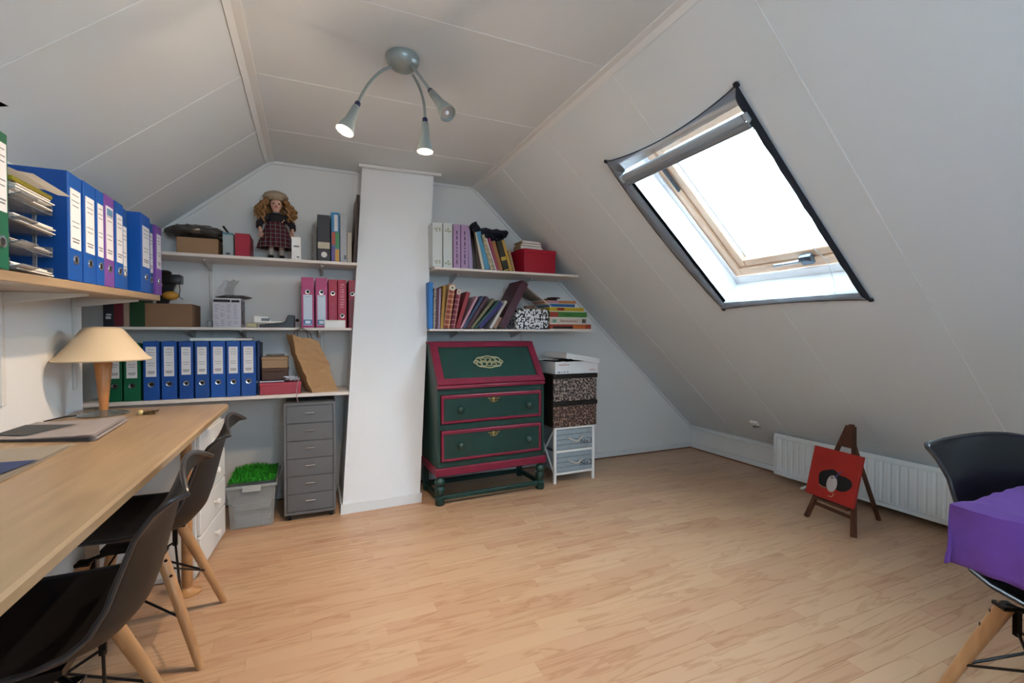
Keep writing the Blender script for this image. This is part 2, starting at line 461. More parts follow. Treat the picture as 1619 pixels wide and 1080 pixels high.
# hinge, handle
obj('hinge', B().box(.62, .80, y3 + .002, y3 + .016, D - .045, D - .018, .004, M=MR), mat('hinge_grey', '4c545c', .4, metal=.6), win)
hd = B(); ym = 1.70; sh = c2 - .02
hd.box(sh - .012, sh + .05, ym - .075, ym - .005, D - .055, D - .02, .012, 2, M=MR)
obj('handle', hd, mat('handle_blue_grey', '5c6d7c', .35, metal=.5), win, smooth=True)
obj('lever', B().tube([MR @ Vector((sh + .01, ym - .01, D - .06)), MR @ Vector((sh + .0, ym + .05, D - .075)), MR @ Vector((sh + .005, ym + .13, D - .07))], [.010, .008, .009], 8), mat('handle_light', '9fb0bd', .3, metal=.6), win, smooth=True)
# outer flashing so the roof hole is closed round the window
struct('trim_12', B().box(WS0 - .1, WS0 - .012, WY0 - .1, WY1 + .1, .022, .26, M=MR).box(WS1 + .012, WS1 + .1, WY0 - .1, WY1 + .1, .022, .26, M=MR).box(WS0 - .012, WS1 + .012, WY0 - .1, WY0 - .012, .022, .26, M=MR).box(WS0 - .012, WS1 + .012, WY1 + .012, WY1 + .1, .022, .26, M=MR), m_panel)
portal('daylight_portal', (1.05, .74), MR @ Vector(((WS0 + WS1) / 2, (WY0 + WY1) / 2, D + .06)), -n_)
portal('daylight_portal_left', (.75, .9), MLs @ Vector(((LW[0] + LW[1]) / 2, (LW[2] + LW[3]) / 2, .29)), (SL, 0, -1))
portal('daylight_portal_back', (W1 - W0, WZ1 - WZ0), ((W0 + W1) / 2, YB - .12, (WZ0 + WZ1) / 2), (0, 1, 0))

# ------------------------------------------------------------------ roller blind and insect net of the window
t = thing('roller_blind', 'raised grey roller blind across the top of the roof window', 'blind', MR @ Vector((.50, 1.765, 0)), MR.to_euler())
obj('fabric_roll', B().box(-.012, .022, -.40, .40, -.034, .0, .010, 3), mat('blind_grey', '9aa3ab', .7), t, smooth=True)
obj('bottom_rail', B().box(.024, .050, -.405, .41, -.03, -.012, .004).box(.050, .056, -.405, .41, -.03, -.004, .002), mat('rail_grey', '8c949a', .35, metal=.3), t)
for s in (-.412, .405):
    obj('end_bracket', B().box(-.018, .028, s - .006, s + .006, -.036, .02, .003).tube([(.004, s - .008, -.016), (.004, s + .008, -.016)], .02, 14), mat('bracket_pale', 'aab4ba', .3, metal=.2), t)
tt = thing('blind_chain', 'pale beaded pull chain hanging from the blind over the glass', 'chain', (0, 0, 0))
P0 = MR @ Vector((.56, 1.395, .03)); P1 = MR @ Vector((1.40, 1.50, .10)); P2 = MR @ Vector((1.60, 1.57, -.006))
pts = []
for i in range(22):
    k = i / 21; pts.append(P0.lerp(P1, k) + Vector((0, 0, -.10 * math.sin(PI * k))))
for i in range(1, 8):
    k = i / 7; pts.append(P1.lerp(P2, k) + Vector((0, -.05 * math.sin(PI * k), -.06 * math.sin(PI * k))))
P0x = P0 + Vector((.0, .012, 0)); tt.location = P0
ch = B().tube([p - P0 for p in pts], .0016, 5)
for i in range(0, 60):
    k = i / 60 * (len(pts) - 1); j = int(k); q = pts[j].lerp(pts[min(j + 1, len(pts) - 1)], k - j) - P0
    ch.ell(q, (.0028, .0028, .0028), 6)
obj('bead_cord', ch, mat('chain_white', 'c6d0d2', .4), tt)

m_net = mat('net_mesh', '747a83', .9, alpha=.72); m_net2 = mat('net_mesh_dark', '1d222b', .9)
m_netc = mat('net_mesh_clear', '5a6068', .9, alpha=.05)
C4 = {'TL': (.375, 2.208), 'TR': (.372, 1.330), 'BR': (1.588, 1.336), 'BL': (1.592, 2.195)}
IN = {'TL': (.470, 2.162), 'TR': (.45, 1.368), 'BR': (1.540, 1.370), 'BL': (1.543, 2.160)}
t = thing('insect_screen', 'grey insect net stretched over the roof window on pinned black corners', 'insect screen', MR @ Vector((1.0, 1.765, -.004)), MR.to_euler())
o2 = lambda s, y, h=0: Vector((s - 1.0, y - 1.765, h))
def edge(a, b_, bulge, n=16):
    A, Bq = Vector(C4[a]), Vector(C4[b_]); d = (Bq - A); pr = Vector((-d.y, d.x)).normalized(); out = []
    for i in range(n + 1):
        k = i / n; out.append(A.lerp(Bq, k) + pr * bulge * (math.sin(PI * k)) ** .8)
    return out
for nm, a, b_, bulge, mm in (('top_band', 'TR', 'TL', -.045, m_net), ('far_band', 'TL', 'BL', -.028, m_net), ('bottom_band', 'BL', 'BR', -.018, m_net), ('near_band', 'BR', 'TR', -.006, m_net2)):
    if nm == 'far_band': bulge = .042
    E_ = edge(a, b_, -bulge if nm == 'far_band' else -bulge); Ia, Ib = Vector(IN[a]), Vector(IN[b_])
    if nm in('bottom_band','top_band','near_band'):
        c0 = Vector((1.0, 1.765)); mid = E_[8]; lin_ = Vector(C4[a]).lerp(Vector(C4[b_]), .5)
        if (mid - c0).length > (lin_ - c0).length: E_ = edge(a, b_, bulge)
    else:
        c0 = Vector((1.0, 1.765)); mid = E_[8]; lin_ = Vector(C4[a]).lerp(Vector(C4[b_]), .5)
        if (mid - c0).length < (lin_ - c0).length: E_ = edge(a, b_, bulge)
    def f(u, v, E_=E_, Ia=Ia, Ib=Ib):
        i = int(round(u * 16)); q = E_[i]; r = Ia.lerp(Ib, u); p = q.lerp(r, v)
        return o2(p.x, p.y, -.006 - .014 * math.sin(PI * v) - .003 * math.sin(u * 40))
    obj(nm, B().grid(f, 16, 5), mm, t, smooth=True)
    obj('hem', B().tube([o2(q.x, q.y, -.007) for q in E_], .0028, 6), m_net2, t)
obj('net', B().grid(lambda u, v: o2(.455 + u * 1.085, 1.378 + v * .784, -.002), 8, 8), m_netc, t)
for k in C4: obj('corner_fixing', B().ell(o2(C4[k][0], C4[k][1], -.008), (.014, .014, .007), 8).crumple(.004, 90), m_net2, t)

# ------------------------------------------------------------------ radiator, pipe valve, outlet
RX0, RZ0, RZ1 = 3.50, .048, .385
RY0, RY1 = 1.10, 2.625
t = thing('radiator', 'long low white ribbed panel radiator under the sloping wall', 'radiator', (RX0, (RY0 + RY1) / 2, 0))
hy = (RY1 - RY0) / 2; fr = B()
pts = []
N = 31
fr.box(0, .010, -hy, hy, RZ0, RZ0 + .028, .003).box(0, .010, -hy, hy, RZ1 - .028, RZ1, .003).box(0, .010, -hy, -hy + .02, RZ0 + .02, RZ1 - .02).box(0, .010, hy - .02, hy, RZ0 + .02, RZ1 - .02)
obj('front_panel', fr.box(.007, .012, -hy + .01, hy - .01, RZ0 + .02, RZ1 - .02), mat('radiator_white', 'dfe3e3', .35), t)
pitch = (2 * hy - .03) / N
def ribm():
    return B().prism([(0, -.0), (.007, 0), (.007, pitch), (0, pitch)], 'Z', 0, 0.001)
rib0 = None
for i in range(N):
    yy = -hy + .015 + i * pitch
    if rib0 is None:
        b = B().prism([(0.008, .002), (0.0005, .011), (.0005, pitch - .011), (.008, pitch - .002)], 'Z', RZ0 + .036, RZ1 - .036)
        rib0 = obj('rib', b, _M['radiator_white'], t)
        o = rib0
    else:
        o = bpy.data.objects.new('rib', rib0.data); COL.objects.link(o); o.parent = t
    o.location = (-.0005, yy, 0)
obj('back_panel', B().box(.062, .072, -hy, hy, RZ0, RZ1 - .0, .003), _M['radiator_white'], t)
obj('wall_hanger', B().box(.085, .20, hy - .29, hy - .265, RZ0 + .05, RZ0 + .2), _M['radiator_white'], t)
obj('top_grille', B().box(.012, .062, -hy, hy, RZ1 - .02, RZ1 - .012), _M['radiator_white'], t)
p = at(1285, 688, 'X', 3.52)
t = thing('pipe_pair', 'white heating pipe rising behind the red canvas at the radiator', 'pipe', (3.555, 2.30, 0))
obj('pipe', B().tube([(0, 0, .0), (0, 0, .05)], .009, 10).tube([(.012, .02, RZ1 - .02), (.012, .02, RZ1 + .02)], .009, 10), m_white, t, smooth=True)
t = thing('radiator_valve', 'small white radiator valve near the floor by the easel', 'valve', (3.47, 2.31, 0))
obj('valve_body', B().tube([(0, 0, 0), (0, 0, .05)], .008, 10).tube([(0, .0, .045), (-.05, .03, .02)], .011, 10), m_white, t, smooth=True)
# broken outlet low on slope
q = at(1198, 668, 'Y', 2.767); Mo = Matrix.Translation((3.478, 2.77, zr(3.478) - .004)) @ MR.to_3x3().to_4x4()
t = thing('wall_outlet', 'small old outlet with loose dark wires low on the sloping wall', 'outlet', Mo.translation, MR.to_euler())
obj('outlet_cover', B().box(-.05, -.005, -.035, .035, -.022, .003, .006, 2), m_white, t, smooth=True)
for k in range(4):
    a = .6 * k
    obj('wire', B().tube([(-.005, -.02 + .012 * k, -.006), (.012 + .006 * k, -.026 + .018 * k, -.02), (.02, -.03 + .025 * k, -.008)], .0025, 6), mat('wire_brown', '3c3432', .6), t, smooth=True)

# ------------------------------------------------------------------ shelves
def wall_shelf(name, label, x0, x1, y0, z, th=.02, brackets=(), m=m_shelf, y1=YG, bd=.22):
    t = thing(name, label, 'shelf', ((x0 + x1) / 2, y1, z), group=None)
    cx = (x0 + x1) / 2
    obj('shelf_board', B().box(x0 - cx, x1 - cx, y0 - y1, -.004, -th, 0, .002), m, t)
    for bx in brackets:
        b = B().prism([(-.002, -th - .055), (-.002, -th - .001), (-bd, -th - .001), (-bd, -th - .010)], 'X', bx - cx - .008, bx - cx + .008)
        obj('bracket', b, m_brkt, t)
    return t


ZU, ZM, ZLO = 1.705, 1.2445, .812
ZUR, ZMR = 1.695, 1.2385
YS, YSL, YSR = 3.44, 3.305, 3.34
wall_shelf('wall_shelf', 'upper white shelf left of the chimney holding the doll', -.90, .312, YS, ZU, brackets=(-.62, .08))
wall_shelf('wall_shelf', 'middle white shelf left of the chimney holding pink binders', -1.19, .268, YS, ZM, .018, brackets=(-.72, -.42, .06))
wall_shelf('wall_shelf', 'lowest white shelf left of the chimney carrying blue binders', -1.19, .236, YSL, ZLO, .022, brackets=(-.6,))
wall_shelf('wall_shelf', 'upper white shelf right of the chimney holding the red box', .838, 2.065, YSR, ZUR, .018, brackets=(1.07, 1.72))
wall_shelf('wall_shelf', 'lower white shelf right of the chimney above the green bureau', .800, 2.205, YSR, ZMR, .016, brackets=(1.07, 1.62))
for i, (x, a, b_) in enumerate(((1.07, 1.0, 1.9), (1.72, 1.0, 1.9), (-.62, .9, 1.85), (.08, .9, 1.85))):
    tag(obj('shelf_rail', B().box(x - .011, x + .011, YG - .010, YG, a, b_, .002), m_brkt), ['slotted white shelf rail on the gable behind the leaning album', 'slotted white shelf rail on the gable behind the patterned box', 'slotted white shelf rail on the gable behind the cardboard boxes', 'slotted white shelf rail on the gable behind the pink binders'][i], 'shelf rail')

# beech board shelf on the left wall (rises a little towards the far end)
def zs(y): return 1.3587 + (y - 1.54) * .0286
tilt = math.atan(.0286)
t = thing('board_shelf', 'long beech board shelf on the left wall full of binders', 'shelf', (XWL, 1.54, zs(1.54)), (tilt, 0, 0))
obj('shelf_board', B().box(.003, XWL * -1 - .69, -1.1, 1.30, -.028, 0, .003), m_beech, t)
for yb in (-.55, .63, 1.17):
    obj('bracket', B().prism([(.012, -.070), (.012, -.029), (.24, -.029), (.24, -.038)], 'Y', yb - .009, yb + .009), m_brkt, t)
for i, yb in enumerate((2.17, 2.71)):
    tag(obj('shelf_rail', B().box(XWL + .0005, XWL + .012, yb - .011, yb + .011, .95, zs(yb) - .03, .002), m_brkt), ['slotted white rail under the beech shelf, nearest the camera', 'slotted white rail under the beech shelf, beside the table lamp'][i], 'shelf rail')

# ------------------------------------------------------------------ binders
def binder(label, w, h, dep, col, loc, rot=0, ring_z=.10, lab=(.55, .30), labcol='dfe1e6', group=None, ringc=True, mark=None, labw=.62, lean=0, extra=None, flip=False, stripes=True):
    t = thing('ring_binder', label, 'binder', loc, (0, lean, rot), group)
    m = mat('binder_' + col, col, .42, spec=.4)
    th = .004
    b = B().box(-w / 2, w / 2, 0, .006, 0, h, .0022, 2).box(-w / 2, -w / 2 + th, .003, dep, 0, h, .001).box(w / 2 - th, w / 2, .003, dep, 0, h, .001)
    obj('cover', b, m, t)
    obj('paper_block', B().box(-w / 2 + .006, w / 2 - .006, .035, dep - .012, .006, h - .016), m_paper, t)
    if ringc:
        r = min(.0155, w * .3)
        rn = [(r * .62, 0), (r * .62, .0025), (r, .0035), (r * 1.05, 0)]
        M = Matrix.Translation((0, .0003, ring_z)) @ Matrix.Rotation(PI / 2, 4, 'X')
        obj('finger_ring', B().lathe(rn, 18, M, cap=False), m_metal, t, smooth=True)
        obj('finger_hole', B().lathe([(r * .63, .0), (r * .63, .0012)], 16, M), m_hole, t)
    if lab:
        a, hh = lab
        lb = obj('spine_label', B().box(-w * labw / 2, w * labw / 2, -.0012, .0002, h * a, h * (a + hh)), mat('label_' + labcol, labcol, .6), t)
        z0, z1 = h * a, h * (a + hh)
        pr = B(); rows = [.90, .80, .72, .45, .37, .16, .11] if stripes else [.93]
        for i, k in enumerate(rows):
            wd = w * labw * (.36 if i % 2 else .30); zz = z0 + (z1 - z0) * k
            pr.box(-wd, wd, -.0018, -.0011, zz, zz + .0026 * (1 if i < 5 else 1.7))
        obj('print', pr, mat('print_grey', '7a7d84', .7), lb)['kind'] = 'stuff'
    if extra: extra(t, w, h)
    return t


def px_x(u, v, Y): return at(u, v, 'Y', Y).x


BH = .345
# lowest shelf, left of chimney
low = [(170, 193, '0d5b3c', 'green lever-arch binder half hidden behind the lamp stem', .334), (195, 222, '0f6241', 'green lever-arch binder beside the lamp stem, next to the blue row', .334),
       (226, 252, '1c4f9e', 'first blue binder of the lower shelf, next to the green ones', .345), (255, 280, '1d51a1', 'second blue binder of the lower shelf from the green ones', .345),
       (283, 306, '184a98', 'third blue binder of the lower shelf from the green ones', .345), (308, 331, '1b4c95', 'middle blue binder of the seven on the lower shelf', .345),
       (333, 357, '1a55ab', 'third blue binder of the lower shelf from the wooden boxes', .345), (358, 380, '1c53a5', 'second blue binder of the lower shelf from the wooden boxes', .345),
       (381, 405, '1b50a0', 'last blue binder of the lower shelf, nearest the wooden boxes', .345)]
for i, (a, b_, c, lb, h) in enumerate(low):
    yf = YSL + .012 + (.0 if i % 3 else .006)
    x0, x1 = px_x(a, 600, yf), px_x(b_, 600, yf)
    binder(lb, (x1 - x0) * .97, h, .285, c, ((x0 + x1) / 2, yf, ZLO + .0005), group='binders on the lowest shelf', lab=(.40, .51) if i < 4 else (.42, .48), ring_z=h * .27, labw=.66)
# thin blue folder closing the row, files lying on top of the row
x0 = px_x(407, 600, YSL + .05)
t = thing('folder', 'thin dark blue folder standing behind the last blue binder', 'folder', (x0 + .006, YSL + .05, ZLO + .0005)); obj('cover', B().box(-.006, .006, 0, .24, 0, .335, .002), mat('folder_navy', '16305e', .5), t); obj('sheets', B().box(-.004, .004, .01, .235, .003, .33), m_paper, t)
za = ZLO + .3465
for i, (a, b_, dz, c, lb) in enumerate(((302, 378, .022, '8fb4bb', 'pale blue paper folder lying flat on the blue binders'), (375, 400, .02, '6b5a4c', 'brown booklet lying flat on the right of the blue binders'))):
    x0, x1 = px_x(a, 535, 3.40), px_x(b_, 535, 3.40)
    t = thing('paper_folder' if i == 0 else 'booklet', lb, 'folder' if i == 0 else 'book', ((x0 + x1) / 2, 3.36, za), (0, 0, R(2)))
    w = (x1 - x0) / 2
    obj('cover', B().box(-w, w, 0, .22, 0, .003).box(-w, w, 0, .22, dz - .004, dz - .001), mat('flat_' + c, c, .6), t); obj('pages', B().box(-w + .004, w - .003, .004, .215, .003, dz - .004), m_paper, t)

# pink and red binders on the middle shelf
pinks = [(476, 497, 'b03a72', 'first pink binder with white label, left end of its row'), (498.5, 518, 'b03a72', 'second pink binder with white label, beside the plain red binder'),
         (519, 533.5, 'a3143a', 'red binder with faint spine lettering beside the pink ones'), (534, 548, 'a8163c', 'red binder with bold pale spine lettering above its ring'),
         (551, 563, '8e2238', 'dull red binder leaning by the chimney, last of the pink row')]
def pinkmark(t, w, h):
    o = obj('logo_patch', B().box(-w * .34, w * .34, -.0022, -.0012, .020, .055), mat('logo_blue', '4d7ca8', .5), t)
    obj('logo_face', B().box(-w * .2, w * .2, -.003, -.002, .028, .047), mat('logo_white', 'dfe8f2', .5), o)
def redmark(n0, n1, c):
    def f(t, w, h):
        b = B(); k = n0; rr = random.Random(3)
        while k < n1:
            s = .012 + rr.random() * .006
            b.box(-w * .26, w * .05 + rr.random() * w * .2, -.0012, .0002, h * k, h * k + s * .35).box(-w * .26 + rr.random() * w * .3, w * .26, -.0012, .0002, h * k + s * .45, h * k + s * .62); k += .052
        obj('spine_lettering', b, mat('lettering_' + c, c, .5), t)
    return f
for i, (a, b_, c, lb) in enumerate(pinks):
    yf = YS + .03
    x0, x1 = px_x(a, 475, yf), px_x(b_, 475, yf)
    h = .345 if i < 2 else .338
    binder(lb, (x1 - x0) * .96, h, .26, c, ((x0 + x1) / 2, yf, ZM + .0005), lab=(.045, .61) if i < 2 else ((.06, .52) if i == 4 else None), labcol='c6d4e4' if i < 2 else '7d4a55', ring_z=h * (.25 if i == 3 else .71),
           labw=.7, extra=[pinkmark, pinkmark, redmark(.12, .5, 'b04a63'), redmark(.42, .9, 'd89aa8'), None][i], stripes=False, group='pink and red binders')
t = thing('card_box', 'small white box in front of the pink and red binders', 'box', ((px_x(513, 506, YS + .01) + px_x(546, 506, YS + .01)) / 2, YS + .003, ZM + .0005))
w = (px_x(546, 506, YS) - px_x(513, 506, YS)) / 2
obj('body', B().box(-w, w, 0, .022, 0, .046, .001), m_white, t); obj('lid', B().box(-w - .001, w + .001, -.001, .023, .046, .053, .001), mat('lid_cream', 'd9d6cc', .6), t)

# ------------------------------------------------------------------ binders on the beech shelf (left wall)
XF = -.702
def by(u): return at(u, 400, 'X', XF).y
left = [(-9, 15, '126348', 'green lever-arch binder at the near end of the beech shelf', .343, (.42, .50), 0),
        (108, 131, '0b4fa3', 'first blue binder beyond the letter trays on the beech shelf', .345, (.30, .56), 0), (132.5, 152, '0b50a6', 'second blue binder beyond the letter trays on the beech shelf', .345, (.30, .56), .0),
        (153, 165, '0c52a9', 'narrow blue binder just before the purple one', .343, (.30, .56), .0), (165.5, 181, '74489c', 'purple binder in the middle of the beech shelf row', .345, (.30, .58), .0),
        (182.5, 195.5, '0c52a9', 'blue binder just behind the middle purple one', .343, (.30, .56), .0), (196.5, 206, '0e4f9f', 'narrow blue binder whose label sits low, before the gap', .338, (.18, .60), -.01),
        (223, 238, '0e56b0', 'blue binder standing forward after the gap in the row', .36, (.33, .52), .0), (239, 246, '114c98', 'thin dark blue binder before the last purple one', .345, (.3, .56), -.01), (246.5, 255.5, '7548a4', 'last purple binder at the far end of the beech shelf', .345, (.38, .5), 0)]
def leftmark(t, w, h): obj('label_patch', B().box(-w * .27, w * .27, -.0024, -.0012, h * .78, h * .855), mat('patch_blue', '5f8fb8', .5), t)
for i, (a, b_, c, lb, h, lab, dx) in enumerate(left):
    y0, y1 = by(a), by(b_); yc = (y0 + y1) / 2
    binder(lb, (y1 - y0) * .97, h, .268, c, (XF + dx, yc, zs(yc) + .0025), rot=PI / 2, lab=lab, ring_z=h * .20, labw=.72, group='binders on the beech shelf', extra=leftmark if c == '74489c' else None)
# letter trays with papers
y0, y1 = by(17), by(88)
t = thing('letter_tray_stack', 'stack of smoky letter trays crammed with papers on the beech shelf', 'letter trays', (XF - .15, (y0 + y1) / 2, zs((y0 + y1) / 2) + .004))
hy = (y1 - y0) / 2 - .004
m_smoke = mat('smoky_plastic', '7c838c', .18, alpha=.62, spec=.6)
for k in range(4):
    z = k * .062
    obj('tray', B().box(-.13, .145, -hy, hy, z, z + .003).box(-.13, .145, -hy, -hy + .003, z, z + .03).box(-.13, .145, hy - .003, hy, z, z + .03).box(-.13, -.127, -hy, hy, z, z + .03).prism([(.145, z + .002), (.170, z + .012), (.170, z + .016), (.145, z + .006)], 'Y', -hy, -.03), m_smoke, t)
    for s in (-1, 1): obj('post', B().box(.10, .108, s * hy - .003, s * hy + .003, z, z + .062), m_smoke, t)
    pr = B(); rr = random.Random(k)
    for j in range(6 if k < 3 else 13):
        a = rr.uniform(-.012, .012)
        pr.box(-.12 + a, .135 + a + rr.random() * .012, -hy + .012 + rr.random() * .01, hy - .012 - rr.random() * .01, z + .004 + j * .0035, z + .0065 + j * .0035, M=Matrix.Rotation(rr.uniform(-.03, .03), 4, 'Z'))
    o = obj('papers', pr, m_paper if k != 1 else mat('papers_grey', 'a9a6a4', .8), t); o['kind'] = 'stuff'
obj('magazine', B().box(-.10, .150, -hy + .01, hy - .01, .232, .243, .001), mat('magazine_yellow', 'b8a52a', .5), t, label='yellow magazine edge')
obj('loose_sheet', B().grid(lambda u, v: (-.12 + u * .31, -hy + .01 + v * (2 * hy - .01), .246 + .016 * math.sin(u * 2.6) * (1 - v * .5) + (.010 if u < .9 else -.002)), 10, 6, .0012), m_paper, t, smooth=True)

# ------------------------------------------------------------------ desk, chest of drawers, drawer units
HD = .846; XD = -.383; YDE = 2.745
t = thing('desk', 'long beech desk along the left wall', 'desk', (-.68, 1.0, 0))
obj('desktop', B().prism([(XWL + .003 + .68, YB + .6 - 1), (XD + .68, YB + .6 - 1), (XD + .68, YDE - 1 - .02), (XD + .66, YDE - 1), (XWL + .003 + .68, YDE + .03 - 1)], 'Z', HD - .030, HD, .006), m_beech, t)
m_deskleg = mat('desk_panel', 'bdbdbb', .5)
obj('apron', B().box(-.28, -.265, -1.9, 1.7, HD - .16, HD - .031), m_deskleg, t)
for yy in (1.55, -.35): obj('leg', B().tube([(.15, yy, .02), (.15, yy, HD - .03)], .022, 14).lathe([(.055, .0), (.055, .008), (.03, .02), (.022, .03)], 20, Matrix.Translation((.15, yy, 0))), wood('leg_beech', 'a5764a', 'bd8d5e', rough=.35), t, smooth=True)

# white chest with knobs
c0 = Vector((-.462, 3.141, 0)); c1 = Vector((-.497, 2.66, 0)); ang = math.atan2(c0.y - c1.y, c0.x - c1.x) - PI / 2
t = thing('drawer_chest', 'white chest of drawers with round knobs under the desk end', 'chest of drawers', c1, (0, 0, ang))
L_ = (c0 - c1).length
obj('carcass', B().box(-.40, -.018, 0, L_, .03, .715, .003).box(-.39, -.03, .02, L_ - .02, .003, .03), m_white, t)
for k in range(4):
    z = .045 + k * .168
    d = obj('drawer', B().box(-.017, .0, .006, L_ - .006, z, z + .160, .003), m_white, t)
    for yy in ((.14, L_ - .14) if L_ > .6 else (L_ * .52,)):
        obj('knob', B().lathe([(.006, 0), (.006, .012), (.015, .016), (.017, .026), (.010, .032)], 16, Matrix.Translation((0, yy, z + .085)) @ Matrix.Rotation(PI / 2, 4, 'Y')), mat('knob_white', 'dcdcd8', .3), d, smooth=True)

# grey metal drawer cabinet on castors
gx0, gx1, gy = -.160, .148, 3.255
t = thing('drawer_cabinet', 'narrow grey metal cabinet with six drawers on castors', 'cabinet', ((gx0 + gx1) / 2, gy, 0), (0, 0, R(-1.2)))
hw = (gx1 - gx0) / 2; m_gm = mat('grey_metal', '6b6e72', .42, metal=.25)
obj('carcass', B().box(-hw, -hw + .014, 0, .44, .04, .757, .002).box(hw - .014, hw, 0, .44, .04, .757, .002).box(-hw + .013, hw - .013, 0, .44, .742, .757, .002).box(-hw + .013, hw - .013, 0, .44, .04, .056).box(-hw + .01, hw - .01, .43, .44, .04, .757).box(-hw + .014, hw - .014, .01, .02, .05, .745), m_gm, t)
for k in range(6):
    z = .060 + k * .1135
    d = obj('drawer', B().box(-hw + .017, hw - .017, .001, .012, z, z + .110, .002).box(-hw + .02, hw - .02, .012, .40, z + .01, z + .09), mat('grey_drawer', '66696d', .4, metal=.25), t)
    obj('handle', B().box(-.031, .031, -.010, -.004, z + .062, z + .070, .002).box(-.029, -.024, -.006, .002, z + .062, z + .069).box(.024, .029, -.006, .002, z + .062, z + .069), m_metal, d)
for sx in (-1, 1):
    for yy in (.035, .40): obj('castor', B().tube([(sx * (hw - .03) - .008, yy, .017), (sx * (hw - .03) + .008, yy, .017)], .017, 14).box(sx * (hw - .03) - .011, sx * (hw - .03) + .011, yy - .008, yy + .008, .017, .042), m_dkmet, t)

# translucent storage box with green grass mat on top
bx0, bx1, byy = -.470, -.205, 3.235
t = thing('storage_box', 'clear plastic storage box of papers left of the grey cabinet', 'storage box', ((bx0 + bx1) / 2, byy, 0))
hw = (bx1 - bx0) / 2; m_clear = mat('clear_plastic', 'c9d0d3', .2, alpha=.24, spec=.6)
def tub(z0, z1, a, dz=.004, dep=.40):
    b = B(); k = .012
    o_ = [(-hw + a, a), (hw - a, a), (hw - a, dep - a), (-hw + a, dep - a)]
    oo = [(-hw, 0), (hw, 0), (hw, dep), (-hw, dep)]
    b.ring([[(x, y, z0) for x, y in o_], [(x, y, z1) for x, y in oo], [(x * .985, y + (.002 if y < .2 else -.002), z1) for x, y in oo], [(x * .985, y + (.002 if y < .2 else -.002), z0 + dz) for x, y in o_]])
    return b
obj('tub', tub(.004, .262, .016), m_clear, t)
obj('rim', B().box(-hw - .008, hw + .008, -.008, .004, .256, .272, .002).box(-hw - .008, hw + .008, .396, .408, .256, .272, .002).box(-hw - .008, -hw + .002, .004, .396, .256, .272, .002).box(hw - .002, hw + .008, .004, .396, .256, .272, .002), mat('rim_clear', 'a3abad', .3, alpha=.75), t)
obj('clip', B().box(-.05, .05, -.016, -.008, .235, .272, .003), mat('rim_clear2', 'b7bec0', .3, alpha=.8), t)
pp = B(); rr = random.Random(5)
for k in range(14):
    a = rr.uniform(-.01, .01); pp.box(-hw + .035 + a, hw - .04 + a, .03, .34, .010 + k * .008 + (.03 if k > 8 else 0), .0145 + k * .008 + (.03 if k > 8 else 0), M=Matrix.Rotation(rr.uniform(-.04, .04), 4, 'Z'))
o = obj('paper_stack', pp, mat('box_papers', '8f939c', .7), t); o['kind'] = 'stuff'
t = thing('grass_mat', 'bright green artificial grass mat heaped on the clear box', 'mat', ((bx0 + bx1) / 2, byy, .2735))
def gm(u, v): return (-hw + .004 + u * (2 * hw - .008), .0 + v * .38, .018 + .045 * math.sin(PI * min(1, u * 1.1)) * math.sin(PI * v) + .006 * math.sin(u * 70 + v * 9))
obj('backing', B().grid(gm, 30, 10, .004), mat('grass_green', '2f9a2c', .6), t)
gb = B(); rr = random.Random(9)
for k in range(520):
    u, v = rr.random(), rr.random(); p = Vector(gm(u, v)); d = Vector((rr.uniform(-.5, .5), rr.uniform(-.9, -.2), rr.uniform(.4, 1))).normalized() * .026; s = Vector((.0025, .001, 0))
    tt_ = bmesh.new(); vv = [tt_.verts.new(q) for q in (p - s, p + s, p + d)]; tt_.faces.new(vv); gb._merge(tt_)
o = obj('blades', gb, mat('grass_blade', '43bb35', .5), t); o['kind'] = 'stuff'

# ------------------------------------------------------------------ things on the desk
lx, ly = -.834, 2.575
t = thing('table_lamp', 'table lamp with cream mushroom shade and wooden stem on the desk', 'lamp', (lx, ly, HD + .0005))
obj('base', B().lathe([(.088, 0), (.090, .004), (.075, .010), (.03, .016), (.018, .022)], 28), mat('lamp_base_glass', '8c9599', .15, metal=.7), t, smooth=True)
obj('stem', B().lathe([(.015, .018), (.0165, .05), (.034, .255), (.03, .262)], 24), wood('lamp_wood', 'a66c3a', 'bb8350', scale=(10, 10, 2), rough=.4), t, smooth=True)
sh_ = [(.168, .238), (.172, .243), (.150, .262), (.073, .372), (.060, .382), (.045, .384)]
obj('lamp_shade', B().lathe(sh_ + [(.045, .381), (.058, .379), (.148, .258), (.166, .240)], 44), mat('shade_cream', 'dcc8a8', .55, alpha=1), t, smooth=True)
obj('rivet', B().ell((.150, -.055, .249), (.004, .004, .004), 8).ell((-.135, -.08, .249), (.004, .004, .004), 8), mat('rivet_red', 'a05040', .4), t)
tag(obj('power_cord', B().tube([(lx - .09, ly - .01, HD + .004), (lx - .12, ly - .05, HD + .006), (lx - .147, ly - .13, HD + .004)], .003, 6), m_black, smooth=True), 'black lamp cord lying on the desk by the wall', 'cord')
q = at(236, 655, 'Z', HD)
t = thing('key_bunch', 'small bunch of coins and keys lying on the desk beside the lamp', 'keys', (q.x, q.y, HD + .001))
obj('key_ring', B().tube([(.022 * math.cos(a), .016 * math.sin(a), .004) for a in [i * .4 for i in range(17)]], .0016, 6), mat('brass_old', '6e5f3c', .35, metal=.9), t, smooth=True)
for k in range(4):
    obj('key', B().tube([(-.03 + .018 * k, -.008, .004 + .002 * k), (-.03 + .018 * k, -.008, .010 + .002 * k)], .011, 12).box(-.034 + .018 * k, -.024 + .018 * k, -.006, .03, .006 + .002 * k, .009 + .002 * k), mat('brass_old', '6e5f3c'), t)
